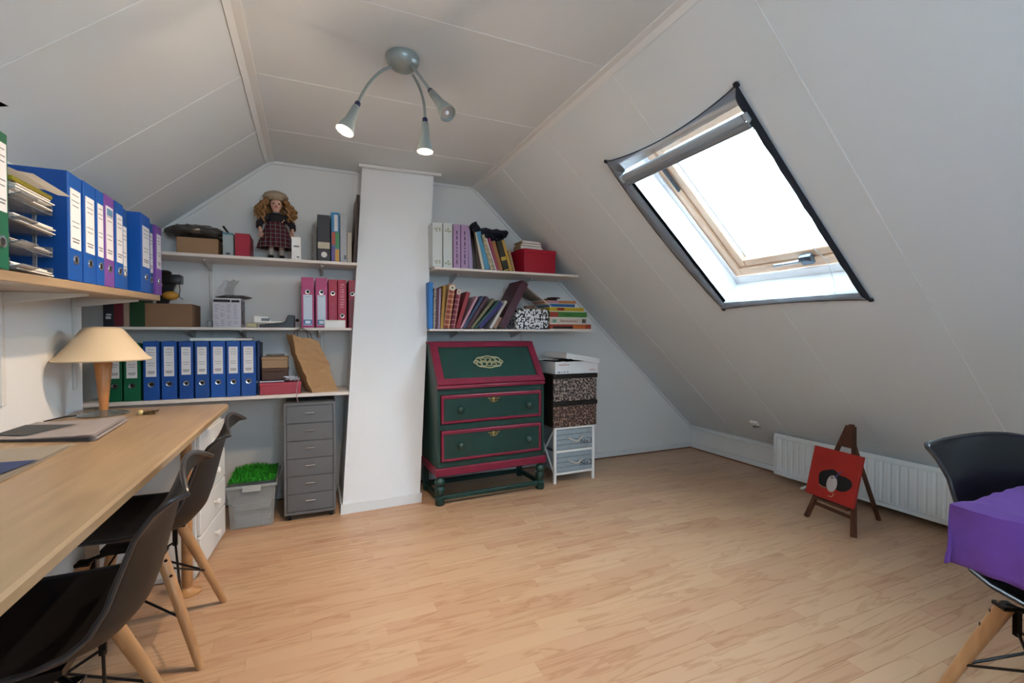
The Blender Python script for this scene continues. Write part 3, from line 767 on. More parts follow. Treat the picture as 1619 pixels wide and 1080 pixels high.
tag(obj('bead', B().ell((q.x - .028, q.y - .012, HD + .012), (.011, .011, .011), 14), mat('bead_pale', 'c7b889', .3), smooth=True), 'small pale round bead beside the keys on the desk', 'bead')

def sheet(name, label, cat, corners, z, col, n=4, curl=.004, th=.0018, mat_=None):
    """a small stack of paper: four desk corners measured in the photograph"""
    P = [at(u, v, 'Z', z) for u, v in corners]; c = sum(P, Vector()) / 4; c.z = z
    t = thing(name, label, cat, c)
    for k in range(n):
        off = Vector((random.uniform(-.008, .008), random.uniform(-.008, .008), .0008 + k * (th + .0004))) if k else Vector((0, 0, .0008))
        def f(u, v): return P[0].lerp(P[1], u).lerp(P[3].lerp(P[2], u), v) - c + off + Vector((0, 0, curl * (u - .3) ** 2 * (k + 1)))
        obj('sheet', B().grid(f, 6, 4, th * .6), mat_ if (mat_ and k == n - 1) else mat('sheet_' + col, col, .7), t)
    return t, c
t, c = sheet('newspaper', 'stack of printed papers on the desk against the left wall', 'papers', [(-120, 700), (150, 698), (202, 666), (30, 672)], HD, 'd6d2d6', 5, .006)
t2, c2 = sheet('magazine', 'dark printed leaflet lying on the stack of papers', 'magazine', [(-80, 685), (40, 690), (122, 672), (10, 672)], HD + .012, '70767e', 1)
t3, c3 = sheet('brochure', 'open brochure with a blue picture at the near edge of the desk', 'magazine', [(-150, 790), (0, 764), (122, 703), (-40, 715)], HD, 'cfc9bd', 2, .003)
t4, c4 = sheet('leaflet', 'flat blue leaflet page lying on the open brochure', 'leaflet', [(-150, 780), (-2, 752), (62, 728), (-60, 735)], HD + .007, '5568a0', 1)

# ------------------------------------------------------------------ chairs
m_shell = mat('chair_shell', '121214', .5, spec=.35); m_brk = m_dkmet
def chair(label, x, y, rot, seatmat=None):
    """shell chair; local front is -Y"""
    t = thing('shell_chair', label, 'chair', (x, y, 0), (0, 0, rot), 'black shell chairs')
    K = 1.065
    prof = [(-.235, .405), (-.225, .428), (-.19, .443), (-.10, .440), (0, .428), (.09, .428), (.155, .445), (.195, .49), (.215, .55), (.232, .62), (.248, .69), (.262, .75), (.272, .795), (.277, .82)]
    hw_ = [.150, .190, .212, .224, .228, .220, .206, .192, .180, .174, .178, .186, .192, .180]
    rise = [.0, .010, .025, .040, .050, .055, .045, .02, .005, 0, 0, 0, 0, 0]
    fwd = [0, 0, 0, 0, 0, .02, .045, .055, .050, .045, .035, .015, -.010, -.030]
    n = len(prof) - 1
    def f(u, v):
        k = u * n; i = min(int(k), n - 1); r = k - i
        sm = lambda A: A[i] * (1 - r) + A[i + 1] * r
        yy = prof[i][0] * (1 - r) + prof[i + 1][0] * r; zz = prof[i][1] * (1 - r) + prof[i + 1][1] * r
        s = v * 2 - 1
        return (s * sm(hw_) * K, (yy - sm(fwd) * abs(s) ** 2.2) * K, (zz + sm(rise) * abs(s) ** 2.4 - .046 * abs(s) ** 2.0 * max(0, (k - (n - 3)) / 3) ** 1.4) * K)
    sh = B().grid(f, 39, 22)
    bmesh.ops.recalc_face_normals(sh.bm, faces=sh.bm.faces)
    o = obj('seat_shell', sh, seatmat or m_shell, t, smooth=True)
    sd = o.modifiers.new('solid', 'SOLIDIFY'); sd.thickness = .009; sd.offset = 0
    sb = o.modifiers.new('sub', 'SUBSURF'); sb.levels = 1; sb.render_levels = 1
    # rim bead
    rim = [f(i / 39, 0) for i in range(40)] + [f(1, j / 22) for j in range(1, 23)] + [f(1 - i / 39, 1) for i in range(1, 40)] + [f(0, 1 - j / 22) for j in range(1, 23)]
    obj('rim', B().tube(rim, .0065, 8), mat('chair_rim', '2a2a2d', .3), t, smooth=True)
    feet = [(-.235, -.215), (.235, -.215), (-.225, .235), (.225, .235)]; tops = [(-.135, -.120), (.135, -.120), (-.130, .095), (.130, .095)]
    for (fx, fy), (tx, ty) in zip(feet, tops):
        obj('leg', B().tube([(fx, fy, 0), (fx * .97 + tx * .03, fy * .97 + ty * .03, .012), (fx * .4 + tx * .6, fy * .4 + ty * .6, .25), (tx, ty, .408)], [.0115, .0135, .0185, .0205], 14), m_leg, t, smooth=True)
        d = Vector((tx, ty, 0)).normalized()
        for k in (.80, .93):
            p = Vector((fx, fy, 0)).lerp(Vector((tx, ty, .408)), k); q = p + d * .021
            obj('screw', B().tube([q - d * .002, q + d * .002], .0055, 10), m_brk, t)
    b = B()
    for (tx, ty) in tops:
        b.box(tx - .022, tx + .022, ty - .022, ty + .022, .402, .414, .002)
        b.prism([(tx * .86 - .006, .330), (tx * .86 + .006, .330), (tx * .86 + .006, .410), (tx * .86 - .006, .410)], 'Y', ty * .86 - .008, ty * .86 + .008)
    b.tube([(-.13, -.12, .408), (.13, .095, .408)], .008, 8).tube([(.13, -.12, .408), (-.13, .095, .408)], .008, 8)
    b.box(-.10, .10, -.09, .07, .408, .430)
    obj('seat_bracket', b, m_brk, t)
    b = B()
    P = [Vector((f_[0], f_[1], 0)).lerp(Vector((t_[0], t_[1], .408)), .42) for f_, t_ in zip(feet, tops)]
    T = [Vector((t_[0] * .86, t_[1] * .86, .345)) for t_ in tops]
    for a, c in ((0, 1), (1, 0), (2, 3), (3, 2), (0, 2), (2, 0), (1, 3), (3, 1)): b.tube([P[a], T[c]], .0042, 6)
    obj('wire_strut', b, m_brk, t)
    return t


chair('black shell chair nearest the camera, pushed under the desk', -.600, 1.47, R(-88))
chair('black shell chair at the desk in front of the white drawers', -.600, 2.18, R(-91))
m_ch3 = mat('chair_dark_seat', '121519', .3, spec=.5)
chair('black shell chair tucked behind the purple-draped table', 1.913, .50, R(-32), m_ch3)

# small table with purple cloth (mostly beyond the right edge of the frame)
t = thing('side_table', 'small pedestal table hidden under a purple cloth at right', 'table', (1.80, .10, 0))
obj('tabletop', B().box(-.405, .42, -.45, .455, .772, .795, .004), m_beech, t)
obj('pedestal', B().lathe([(.22, 0), (.22, .012), (.05, .03), (.035, .06), (.035, .74), (.10, .771)], 28), m_dkmet, t, smooth=True)
t = thing('tablecloth', 'purple gauzy cloth draped over the side table', 'tablecloth', (1.80, .10, .797))
def cl(u, v):
    """cloth over a rectangular top: u, v in 0..1 over the unfolded cloth"""
    ax, ay, hang = .415, .465, .135
    X = (u - .5) * 2 * (ax + hang); Y = (v - .5) * 2 * (ay + hang); z = .003; s = 0
    ex, ey = abs(X) - ax, abs(Y) - ay
    if ex > 0: z -= ex * (1 if ex > ey else 0); X = math.copysign(ax + .012 + .013 * min(1, ex * 14) * (.6 + .5 * math.sin(Y * 21 + 1)), X)
    if ey > 0: z -= ey * (1 if ey >= ex else 0); Y = math.copysign(ay + .012 + .013 * min(1, ey * 14) * (.6 + .5 * math.sin(X * 19)), Y)
    w = noise.noise(Vector((X * 9, Y * 9, z * 14))) * .012 + noise.noise(Vector((X * 26, Y * 26, z * 20))) * .004
    z = z + (abs(w) * 1.2 if ex <= 0 and ey <= 0 else w * .5)
    return (X + (w if ex > 0 else 0), Y + (w if ey > 0 else 0), z)
o = obj('cloth', B().grid(cl, 90, 90), mat('purple_gauze', '653a8e', .85, bump=.5, bscale=500, var=.15, vscale=9), t, smooth=True)
o.modifiers.new('s', 'SOLIDIFY').thickness = .003

# ------------------------------------------------------------------ bureau
bl = Vector((.803, 3.145, 0)); br = Vector((1.655, 3.180, 0)); ang = math.atan2(br.y - bl.y, br.x - bl.x)
BW = (br - bl).length
t = thing('bureau', 'green painted slant-front bureau with dark red trim', 'bureau', bl, (0, 0, ang))
m_gr = mat('bureau_green', '183c36', .38, var=.12, vscale=14); m_rd = mat('bureau_red', '7c1a36', .35, var=.10, vscale=20); m_br = mat('brass', 'a8935a', .35, metal=.8)
BD = .40; ZT = 1.128; ZW = .835; YT = .215
side = [(.0, .262), (BD, .262), (BD, ZT), (YT, ZT), (0, ZW)]
b = B().prism(side, 'X', 0, .022).prism(side, 'X', BW - .022, BW).box(.022, BW - .022, BD - .012, BD, .262, ZT).box(.022, BW - .022, .0, BD - .012, .262, .280).box(.02, BW - .02, .012, BD - .01, .80, .822)
b.box(.022, BW - .022, .002, .03, .525, .565).box(.022, BW - .022, .002, .03, .775, .835).box(.022, BW - .022, .002, .03, .280, .300)
obj('carcass', b, m_gr, t)
obj('top_board', B().box(-.008, BW + .008, YT - .012, BD + .004, ZT, ZT + .016, .003), m_rd, t)
# sloping lid: frame and field, in the plane of the slope
sl = math.atan2(ZT - ZW, YT); SLn = math.hypot(ZT - ZW, YT)
ML = Matrix.Translation((0, -.012, ZW + .004)) @ Matrix.Rotation(sl, 4, 'X')
lid = obj('fall_front', B().box(.052, BW - .052, .048, SLn - .04, -.004, .008, M=ML), mat('bureau_green_lid', '17403a', .3, var=.1, vscale=10), t)
obj('lid_frame', B().box(.0, .055, .0, SLn, -.006, .018, .004, M=ML).box(BW - .055, BW, 0, SLn, -.006, .018, .004, M=ML).box(.05, BW - .05, 0, .05, -.006, .018, .004, M=ML).box(.05, BW - .05, SLn - .045, SLn, -.006, .018, .004, M=ML), m_rd, lid)
obj('writing_edge', B().box(-.004, BW + .004, -.020, .02, ZW - .020, ZW + .006, .008, 2), m_rd, t, smooth=True)
# oval openwork carving
oc = ML @ Vector((BW * .505, SLn * .52, .012)); fr = B()
def onlid(x, y, z=.012): return ML @ Vector((BW * .497 + x, SLn * .50 + y, z))
el = lambda a, k=1, w=.112, h=.050: onlid(w * k * math.cos(a), h * k * math.sin(a))
pts = [el(2 * PI * i / 48, 1 + .05 * math.cos(16 * PI * i / 48)) for i in range(49)]
fr.tube(pts, .0045, 6)
for k in range(5):
    cx = -.076 + k * .038
    for cy in (-.017, .017):
        fr.tube([onlid(cx + .021 * math.cos(2 * PI * i / 12), cy + .019 * math.sin(2 * PI * i / 12)) for i in range(13)], .0034, 5)
fr.tube([onlid(-.10 + .2 * i / 24, .016 * math.sin(i * 1.05)) for i in range(25)], .0034, 5)
obj('oval_ornament', fr, mat('ornament_cream', 'b5ab83', .45, metal=.2), lid, smooth=True)
obj('lid_lock', B().ell(ML @ Vector((BW * .5, SLn - .02, .02)), (.009, .004, .009), 10), m_rd, lid)
for z0, z1 in ((.570, .772), (.304, .522)):
    d = obj('drawer', B().box(.045, BW - .045, -.006, .30, z0 + .02, z1 - .02, .002), m_gr, t)
    obj('drawer_frame', B().box(.028, BW - .028, -.012, .012, z1 - .028, z1, .007, 2).box(.028, BW - .028, -.010, .012, z0, z0 + .020, .005).box(.028, .048, -.010, .012, z0, z1, .004).box(BW - .048, BW - .028, -.010, .012, z0, z1, .004), m_rd, d)
    for xx in (.165, BW - .145):
        zc_ = (z0 + z1) / 2 - .005
        obj('knob', B().lathe([(.011, 0), (.009, .014), (.022, .022), (.024, .030), (.016, .040), (.005, .043)], 18, Matrix.Translation((xx, -.006, zc_)) @ Matrix.Rotation(PI / 2, 4, 'X')), m_gr, d, smooth=True)
    e = B(); cx = BW * .5; zc_ = z1 - .05
    e.ell((cx, -.008, zc_), (.010, .003, .018), 12).tube([(cx - .045, -.008, zc_ + .012), (cx - .025, -.008, zc_ + .004), (cx - .01, -.008, zc_ + .012)], .004, 6).tube([(cx + .045, -.008, zc_ + .012), (cx + .025, -.008, zc_ + .004), (cx + .01, -.008, zc_ + .012)], .004, 6)
    e.tube([(cx - .03, -.008, zc_ - .006), (cx, -.008, zc_ - .018), (cx + .03, -.008, zc_ - .006)], .0035, 6)
    obj('escutcheon', e, m_br, d, smooth=True)
obj('base_rail', B().box(-.014, BW + .014, -.016, .012, .205, .262, .006).box(-.014, .012, .0, BD, .205, .262, .006).box(BW - .012, BW + .014, 0, BD, .205, .262, .006).box(0, BW, BD - .02, BD, .205, .262), m_rd, t)
legp = [(.030, .0), (.034, .006), (.034, .055), (.024, .062), (.024, .07), (.032, .078), (.038, .10), (.030, .125), (.022, .135), (.032, .142), (.038, .158), (.034, .178), (.020, .190), (.020, .206)]
for xx, yy in ((.024, .02), (BW - .024, .02)):
    obj('leg', B().lathe(legp, 22, Matrix.Translation((xx, yy, 0))), m_gr, t, smooth=True)
for xx, yy in ((.022, BD - .022), (BW - .022, BD - .022)):
    obj('leg', B().box(xx - .02, xx + .02, yy - .02, yy + .02, 0, .206, .003), m_gr, t)
obj('stretcher', B().box(.04, BW - .04, .006, .036, .030, .062, .004), m_gr, t)
obj('stretcher', B().box(.04, BW - .04, BD - .034, BD - .012, .030, .062, .004), m_gr, t)
for xx in (.022, BW - .022): obj('stretcher', B().box(xx - .014, xx + .014, .04, BD - .03, .030, .062, .004), m_gr, t)

# ------------------------------------------------------------------ small two-drawer unit, woven boxes, carton
ux0, ux1, uy = 1.775, 2.160, 3.232
t = thing('drawer_unit', 'small white-framed unit with two grey drawers right of the bureau', 'drawer unit', (ux0, uy, 0), (0, 0, R(1.2)))
uw = ux1 - ux0; UD = .33; UH = .452; fw = .021
b = B()
for xx in (0, uw - fw):
    for yy in (0, UD - fw): b.box(xx, xx + fw, yy, yy + fw, 0, UH, .002)
for zz in (.068, .246, UH - .018): b.box(fw, uw - fw, 0, fw, zz, zz + .018, .002)
b.box(0, uw, 0, UD, UH - .008, UH, .002)
for xx in (.004, uw - .016):
    b.tube([(xx + .006, .02, .08), (xx + .006, UD - .02, UH - .02)], .008, 6).tube([(xx + .006, UD - .02, .08), (xx + .006, .02, UH - .02)], .008, 6)
b.box(fw, uw - fw, UD - .01, UD - .005, .07, UH - .01)
obj('frame', b, m_white, t)
m_du = mat('drawer_grey_wood', '8f9ba3', .6, var=.1, vscale=30)
for i, (z0, z1) in enumerate(((.268, .430), (.090, .244))):
    d = obj('drawer', B().box(fw + .002, uw - fw - .002, .022, .30, z0, z1), m_du, t)
    n = 4; hh = (z1 - z0) / n
    for k in range(n): obj('slat', B().box(fw + .002, uw - fw - .002, .004, .022, z0 + k * hh + .0012, z0 + (k + 1) * hh - .0012, .0015), m_du, d)
    xm = uw * .52; zz = (z0 + z1) / 2 + .005
    obj('rope_handle', B().tube([(xm - .068 + .136 * k / 12, .004 - .024 * math.sin(PI * k / 12), zz + .012 - .030 * math.sin(PI * k / 12)) for k in range(13)], .0075, 8), mat('rope', 'bfbcb0', .8), d, smooth=True)
    text('number_print', 'No.%d' % (i + 1), .058, m_black, d, (uw * .80, .0035, z0 + .050), FR)

m_weave = pattern('woven_speckle', '332a28', 'a39186', 'noise', 55, .46, .60, .75)
m_weave2 = pattern('woven_speckle_brown', '3a2722', '9a7c6c', 'noise', 55, .48, .62, .75)
for i, (z0, z1, lb, mm) in enumerate(((.4535, .660, 'lower speckled brown storage box on the small drawer unit', m_weave2), (.6615, .880, 'upper speckled storage box with black rim under the white carton', m_weave))):
    t = thing('storage_basket', lb, 'storage box', (1.762, 3.222, z0), (0, 0, R(1.2)), 'speckled storage boxes')
    h = z1 - z0 - .001; w = .412
    obj('body', B().box(0, w, 0, .32, 0, h - .028, .004), mm, t)
    obj('lid', B().box(-.006, w + .006, -.006, .326, h - .036, h, .004), mat('lid_black', '15110f', .6), t)
    obj('side_panel', B().box(-.002, .003, .004, .316, .002, h - .036), _M['lid_black'], t)
t = thing('shoe_carton', 'white printed carton with a skewed lid on the speckled boxes', 'carton', (1.775, 3.215, .8815), (0, 0, R(1.2)))
m_ct = mat('carton_white', 'd6d8da', .6); cw, cdp, chh = .405, .30, .098
obj('carton_body', B().box(0, cw, 0, .003, 0, chh).box(0, cw, cdp - .003, cdp, 0, chh).box(0, .003, .003, cdp - .003, 0, chh).box(cw - .003, cw, .003, cdp - .003, 0, chh).box(0, cw, 0, cdp, 0, .003), m_ct, t)
obj('dark_cloth', B().grid(lambda u, v: (.004 + u * (cw - .008), .004 + v * (cdp - .008), .080 + .035 * math.sin(PI * min(1, u * 1.5)) * (1 - v * .3) + .006 * math.sin(u * 23 + v * 11)), 14, 8), mat('cloth_black', '0d0d10', .8), t, smooth=True)
Ml = Matrix.Translation((cw + .004, -.006, chh - .020)) @ Matrix.Rotation(R(8.5), 4, 'Y') @ Matrix.Rotation(R(4), 4, 'Z')
lidc = B().box(-.335, .004, 0, .003, 0, .045, M=Ml).box(.001, .004, 0, .31, 0, .045, M=Ml).box(-.335, .004, .307, .31, 0, .045, M=Ml).box(-.335, .004, 0, .31, .042, .045, M=Ml).box(-.335, -.332, .0, .31, 0, .045, M=Ml)
obj('carton_lid', lidc, m_ct, t)
mr = mat('print_red', 'b56a66', .7)
o = obj('print', B().box(.03, .105, -.0008, .0002, .070, .076).box(.11, .13, -.0008, .0002, .070, .076), mr, t)
obj('print_mark', B().box(.02, .045, -.0008, .0002, .010, .018).box(.055, .070, -.0008, .0002, .012, .017).box(.08, .092, -.0008, .0002, .012, .020).box(.108, .120, -.0008, .0002, .012, .020), mat('print_dark', '4a4a52', .7), t)
obj('print_block', B().box(cw - .085, cw - .025, -.0008, .0002, .020, .026).box(cw - .08, cw - .03, -.0008, .0002, .030, .034), mat('print_rose', 'c49a98', .7), t)
obj('carton_flap', B().box(-.05, .08, .10, .302, chh + .012, chh + .015, M=Matrix.Rotation(R(3), 4, 'Y')), m_ct, t)

# ------------------------------------------------------------------ books: generic leaning book
def book(name, label, cat, xb, xt, w, h, z0, yf, col, dep=.20, group=None, mm=None, page='d8d2c4', rz=0):
    """stands on z0; foot of its left edge at xb, leans so that the top's left edge is at xt"""
    a = math.asin(max(-.95, min(.95, (xt - xb) / h)))
    lift = w * math.sin(-a) if a < 0 else 0
    # pivot on the lower corner in the lean direction
    px = xb + (w * math.cos(a) if a > 0 else 0); 
    t = thing(name, label, cat, (px, yf, z0 + .0006), (0, a, rz), group)
    x0 = -w if a > 0 else 0
    m = mm or mat('bk_' + col, col, .5)
    c = min(.003, w * .2)
    obj('cover', B().box(x0, x0 + w, 0, .003, 0, h, .001).box(x0, x0 + c, .001, dep, 0, h, .0008).box(x0 + w - c, x0 + w, .001, dep, 0, h, .0008), m, t)
    obj('pages', B().box(x0 + c, x0 + w - c, .003, dep - .003, .003, h - .003), mat('pg_' + page, page, .8), t)
    return t, x0


def bks(items, yf, z0, vbase, vref, dep, group):
    for it in items:
        ub0, ub1, ut0, vt, col, label = it[:6]; opt = it[6] if len(it) > 6 else {}
        P0 = at(ub0, vbase, 'Y', yf); P1 = at(ub1, vbase, 'Y', yf); T = at(ut0, vt, 'Y', yf)
        w = max(.006, (P1.x - P0.x)); dx = T.x - P0.x; dz = T.z - z0
        L_ = math.hypot(dx, dz); a = math.asin(dx / L_); w *= math.cos(a)
        tt, x0 = book(opt.get('name', 'book'), label, opt.get('cat', 'book'), P0.x, P0.x + dx, w * .96, L_, z0, yf + opt.get('dy', 0), col, dep=opt.get('dep', dep), group=group, mm=opt.get('mm'), page=opt.get('page', 'd8d2c4'))
        if opt.get('fn'): opt['fn'](tt, x0, w * .96, L_)


# upper right shelf
def floral(t, x0, w, h):
    for zz in (h - .05, .04):
        b = B(); rr = random.Random(int(h * 1e4))
        for k in range(9): b.ell((x0 + w * .5 + rr.uniform(-.3, .3) * w, -.001, zz + rr.uniform(-.016, .016)), (.006, .0012, .004), 8)
        obj('flower_print', b, mat('flower_olive', '9a9a78', .6), t)
def dashes(t, x0, w, h):
    b = B(); rr = random.Random(2); z = .03
    while z < h - .05:
        l = rr.uniform(.01, .035); b.box(x0 + w * .42, x0 + w * .58, -.001, .0002, z, z + l); z += l + .012
    obj('spine_lettering', b, mat('lilac_dark', '4c3a5c', .6), t)
zb = ZUR
bks([(683.9, 700, 683.8, 351, 'c9cfce', 'first pale floral album by the chimney', {'fn': floral, 'dep': .24}), (701, 716, 700.8, 352, 'c6cecd', 'second pale floral album, beside the lilac books', {'fn': floral, 'dep': .24}),
     (717, 728.5, 716.8, 354, 'a78ab0', 'lilac book next to the floral albums', {'fn': dashes}), (729.2, 741, 729, 355, 'a88bb2', 'second lilac book, beside the thin lilac one', {'fn': dashes}),
     (741.5, 748, 740, 362, '9d8fb5', 'thin lilac booklet leaning before the dark bag', {}),
     (748.5, 755, 742.5, 362, '1a1512', 'black book leaning left beside the thin lilac booklet', {}), (755.5, 762, 744.8, 366, '3f2c22', 'dark brown book leaning beside the black one', {}),
     (762.5, 767, 749.5, 368, 'cbc6b2', 'cream-edged thin book leaning before the sky-blue one', {}), (767.5, 775.5, 752.5, 367, '4f94b8', 'sky-blue book leaning on the upper right shelf', {}),
     (776, 783, 759.5, 372, '8c8a72', 'grey-green patterned book leaning behind the sky-blue one', {'mm': pattern('bk_floral_green', '8c8a72', 'b8b095', 'noise', 60)}), (783.3, 786, 767.5, 377, 'c9c0c2', 'narrow white book leaning before the magenta one', {}),
     (786.3, 789.5, 772, 377, '9c3f62', 'slim magenta book leaning on the upper right shelf', {}), (789.8, 796, 777, 382, '9c6a3a', 'orange-brown book leaning on the upper right shelf', {}),
     (797, 806, 785, 382, '2a2a1c', 'black book with yellow bands leaning toward the red box', {'fn': lambda t, x0, w, h: obj('yellow_band', B().box(x0, x0 + w, -.0012, .0004, h * .34, h * .46).box(x0, x0 + w, -.0012, .0004, 0, .006), mat('band_yellow', 'b59a3a', .5), t)}),
     (806.3, 811, 793, 380, 'b08d3c', 'golden yellow book leaning toward the red box', {}), (811.3, 815, 803, 396, '9a7f5e', 'tan booklet, last before the red box', {})],
    YSR + .012, zb, 430, 0, .155, 'books on the upper right shelf')
# dark garment bag draped behind those books
q = at(770, 375, 'Y', 3.56)
t = thing('cloth_bag', 'dark navy bag slumped behind and over the leaning books', 'bag', (q.x, 3.62, ZUR + .001))
b = B().ell((0, .02, .19), (.13, .075, .19), 26).ell((-.085, -.03, .358), (.052, .05, .046), 18).ell((.085, -.04, .335), (.11, .055, .034), 20).ell((0, -.03, .325), (.10, .05, .05), 18).ell((.145, .0, .17), (.032, .06, .16), 16)
for v in b.bm.verts: v.co.z = max(0, v.co.z)
obj('bag_cloth', b.crumple(.026, 17, 3, keep=lambda c: c.z < .004), mat('navy_cloth', '151a2c', .75), t)
# red box with thin books on it
bx0 = at(829, 428, 'Y', YSR + .02).x; bx1 = at(881, 428, 'Y', YSR + .02).x
t = thing('storage_box', 'red lidded box at the right end of the upper right shelf', 'box', (bx0, YSR + .02, ZUR + .0006), (0, 0, R(5)))
bw = bx1 - bx0; m_rb = mat('red_box', 'a5142c', .45)
bh = at(850, 394, 'Y', YSR + .02).z - ZUR
obj('body', B().box(0, bw, 0, .26, 0, bh - .02, .003), m_rb, t); obj('lid', B().box(-.004, bw + .004, -.004, .264, bh - .034, bh, .004), mat('red_lid', 'ad1830', .42), t)
z = ZUR + bh + .0012; rr = random.Random(11)
for k, (w, h, c, lb) in enumerate(((.20, .014, 'b7a189', 'thin tan booklet, lowest on the red box'), (.19, .012, 'a88466', 'brownish booklet, second up on the red box'), (.18, .014, 'c0ab90', 'pale tan booklet, third up on the red box'),
                                   (.165, .012, '9d7f66', 'brown booklet, fourth up on the red box'), (.16, .012, 'b6a083', 'small beige booklet, topmost on the red box'))):
    if z + h > zr(bx0 + .02 + w) - .012: w = min(w, .13)
    t = thing('booklet', lb, 'book', (bx0 - .02 + k * .004, YSR + .05 + rr.uniform(-.015, .015), z), (0, 0, R(rr.uniform(-10, 6))), 'booklets on the red box')
    obj('cover', B().box(0, w, 0, .15, 0, .002).box(0, w, 0, .15, h - .002, h).box(0, .002, 0, .15, 0, h), mat('bl_' + c, c, .7), t); obj('pages', B().box(.002, w - .003, .002, .148, .002, h - .002), m_paper, t)
    z += h + .0008

# lower right shelf
def albumcap(t, x0, w, h):
    M = Matrix.Translation((x0 + w / 2, .0, h - w * .55)) @ Matrix.Rotation(PI / 2, 4, 'X')
    o = obj('round_label', B().lathe([(w * .46, -.002), (w * .46, .003)], 20, M), mat('cream_label', 'd8d3c2', .6), t)
    obj('label_ring', B().lathe([(w * .2, .003), (w * .2, .0042)], 14, M), mat('label_olive', '6f6a4c', .6), o)
m_pl1 = plaid('plaid_orange', 'a4532f', '7a2c26', 'd8b890', 26); m_pl2 = plaid('plaid_maroon', '82243a', '5a1a30', 'c99a90', 26)
m_spir = pattern('dotted_cover', '5a4a48', 'c9c2bc', 'noise', 160, .5, .52)
bks([(677.8, 684.5, 678.2, 446, '2274bb', 'bright blue folder standing by the chimney on the lower right shelf', {'dep': .22}), (685, 688.5, 686.5, 456, '8d7f7c', 'spiral pad with speckled spine beside the blue folder', {'mm': m_spir}),
     (689, 692, 690.5, 456, '5a3540', 'narrow wine-coloured book beside the spiral pad', {}), (692.3, 695.6, 694.5, 456, '9c8096', 'mauve slim book on the lower right shelf', {}),
     (696, 700.5, 701, 452, 'a27a2a', 'mustard yellow book on the lower right shelf', {}), (701, 711.5, 711, 450, 'a4532f', 'orange plaid album with round cream label', {'mm': m_pl1, 'fn': albumcap}),
     (712, 720, 722.5, 458, '82243a', 'maroon plaid album with round cream label', {'mm': m_pl2, 'fn': albumcap}), (720.5, 727, 738, 463, '8a1826', 'red book leaning right behind the plaid albums', {}),
     (727.3, 731.5, 753, 470, 'b88a9a', 'pink-edged book leaning right', {}), (731.8, 737, 762, 470, '2a3a5a', 'navy book with pale edge leaning right', {'page': 'c8d2e2'}),
     (737.5, 744, 769, 471, '46202c', 'dark maroon leaning book beside the navy one', {}), (744.5, 750, 780, 474, '6d6b4e', 'olive green leaning book', {}), (750.5, 755, 788, 477, '1d4a44', 'dark teal leaning book', {}),
     (755.5, 765, 792, 481, '2c2268', 'wide purple leaning book', {}), (774, 779, 799, 477, 'b9b6b2', 'white-backed leaning book beside the big maroon album', {}), (779.5, 786, 789, 503, '8a6a55', 'short brown booklet at the foot of the maroon album', {})],
    YSR + .012, ZMR, 519, 0, .18, 'books on the lower right shelf')
P0 = at(790, 518, 'Y', YSR + .015)
bks([(789, 803, 826, 449, '48202e', 'large maroon album leaning right above the other books', {'name': 'photo_album', 'dep': .26, 'fn': None})], YSR + .012, ZMR, 518, 0, .26, None)
# tented white folder from the album to the games
A = at(833, 452, 'Y', YSR + .02); C_ = at(872, 484, 'Y', YSR + .02)
t = thing('paper_folder', 'open white folder tented over the patterned box', 'folder', ((A.x + C_.x) / 2, YSR + .02, (A.z + C_.z) / 2))
cc = t.location
obj('sheet', B().ring([[(A.x - cc.x, 0, A.z - cc.z), (C_.x - cc.x, 0, C_.z - cc.z), (C_.x - cc.x, 0, C_.z - cc.z - .004), (A.x - cc.x, 0, A.z - cc.z - .004)], [(A.x - cc.x, .24, A.z - cc.z + .004), (C_.x - cc.x, .24, C_.z - cc.z + .002), (C_.x - cc.x, .24, C_.z - cc.z - .002), (A.x - cc.x, .24, A.z - cc.z)]]), m_paper, t)
obj('sheet', B().grid(lambda u, v: (-.085 + u * .15, .01 + v * .2, .03 - .055 * u - .02 * math.sin(PI * u)), 8, 4, .002), mat('folder_grey', 'a9a69c', .7), t, smooth=True)
# patterned box
x0, x1 = at(816, 518, 'Y', YSR + .03).x, at(869, 518, 'Y', YSR + .03).x
m_dam = pattern('damask', '0e0e12', 'e4e6ea', 'noise', 55, .47, .53, .5)
t = thing('patterned_box', 'black and white damask box on the lower right shelf', 'box', ((x0 + x1) / 2, YSR + .03, ZMR + .0006))
w = (x1 - x0) / 2; h = at(840, 488, 'Y', YSR + .03).z - ZMR
obj('box_body', B().box(-w, w, 0, .20, 0, h, .02, 3), m_dam, t, smooth=True)
# symmetric damask motif on the front
mo = B()
for s in (-1, 1):
    for (x, z, rx, rz) in ((.018, .07, .014, .008), (.030, .045, .009, .018), (.045, .075, .010, .012), (.020, .025, .012, .007), (.012, .092, .008, .012), (.055, .03, .012, .016), (.055, .095, .010, .010)):
        mo.ell((s * x, -.0004, z * h / .115), (rx, .0012, rz), 10)
mo.ell((0, -.0004, h * .52), (.008, .0012, .022), 10)
obj('damask_print', mo, mat('damask_white', 'dfe2e8', .5), t)
t = thing('ribbon_roll', 'small brown and cream ribbon roll on the damask box', 'ribbon', ((x0 + x1) / 2 - .015, YSR + .07, ZMR + h + .0012))
obj('roll', B().lathe([(.014, 0), (.045, 0), (.045, .022), (.014, .022)], 24), mat('ribbon_brown', '6b584a', .6), t, smooth=True); obj('core', B().lathe([(.013, .001), (.013, .024)], 16), mat('ribbon_core', 'b4b0a2', .5), t)
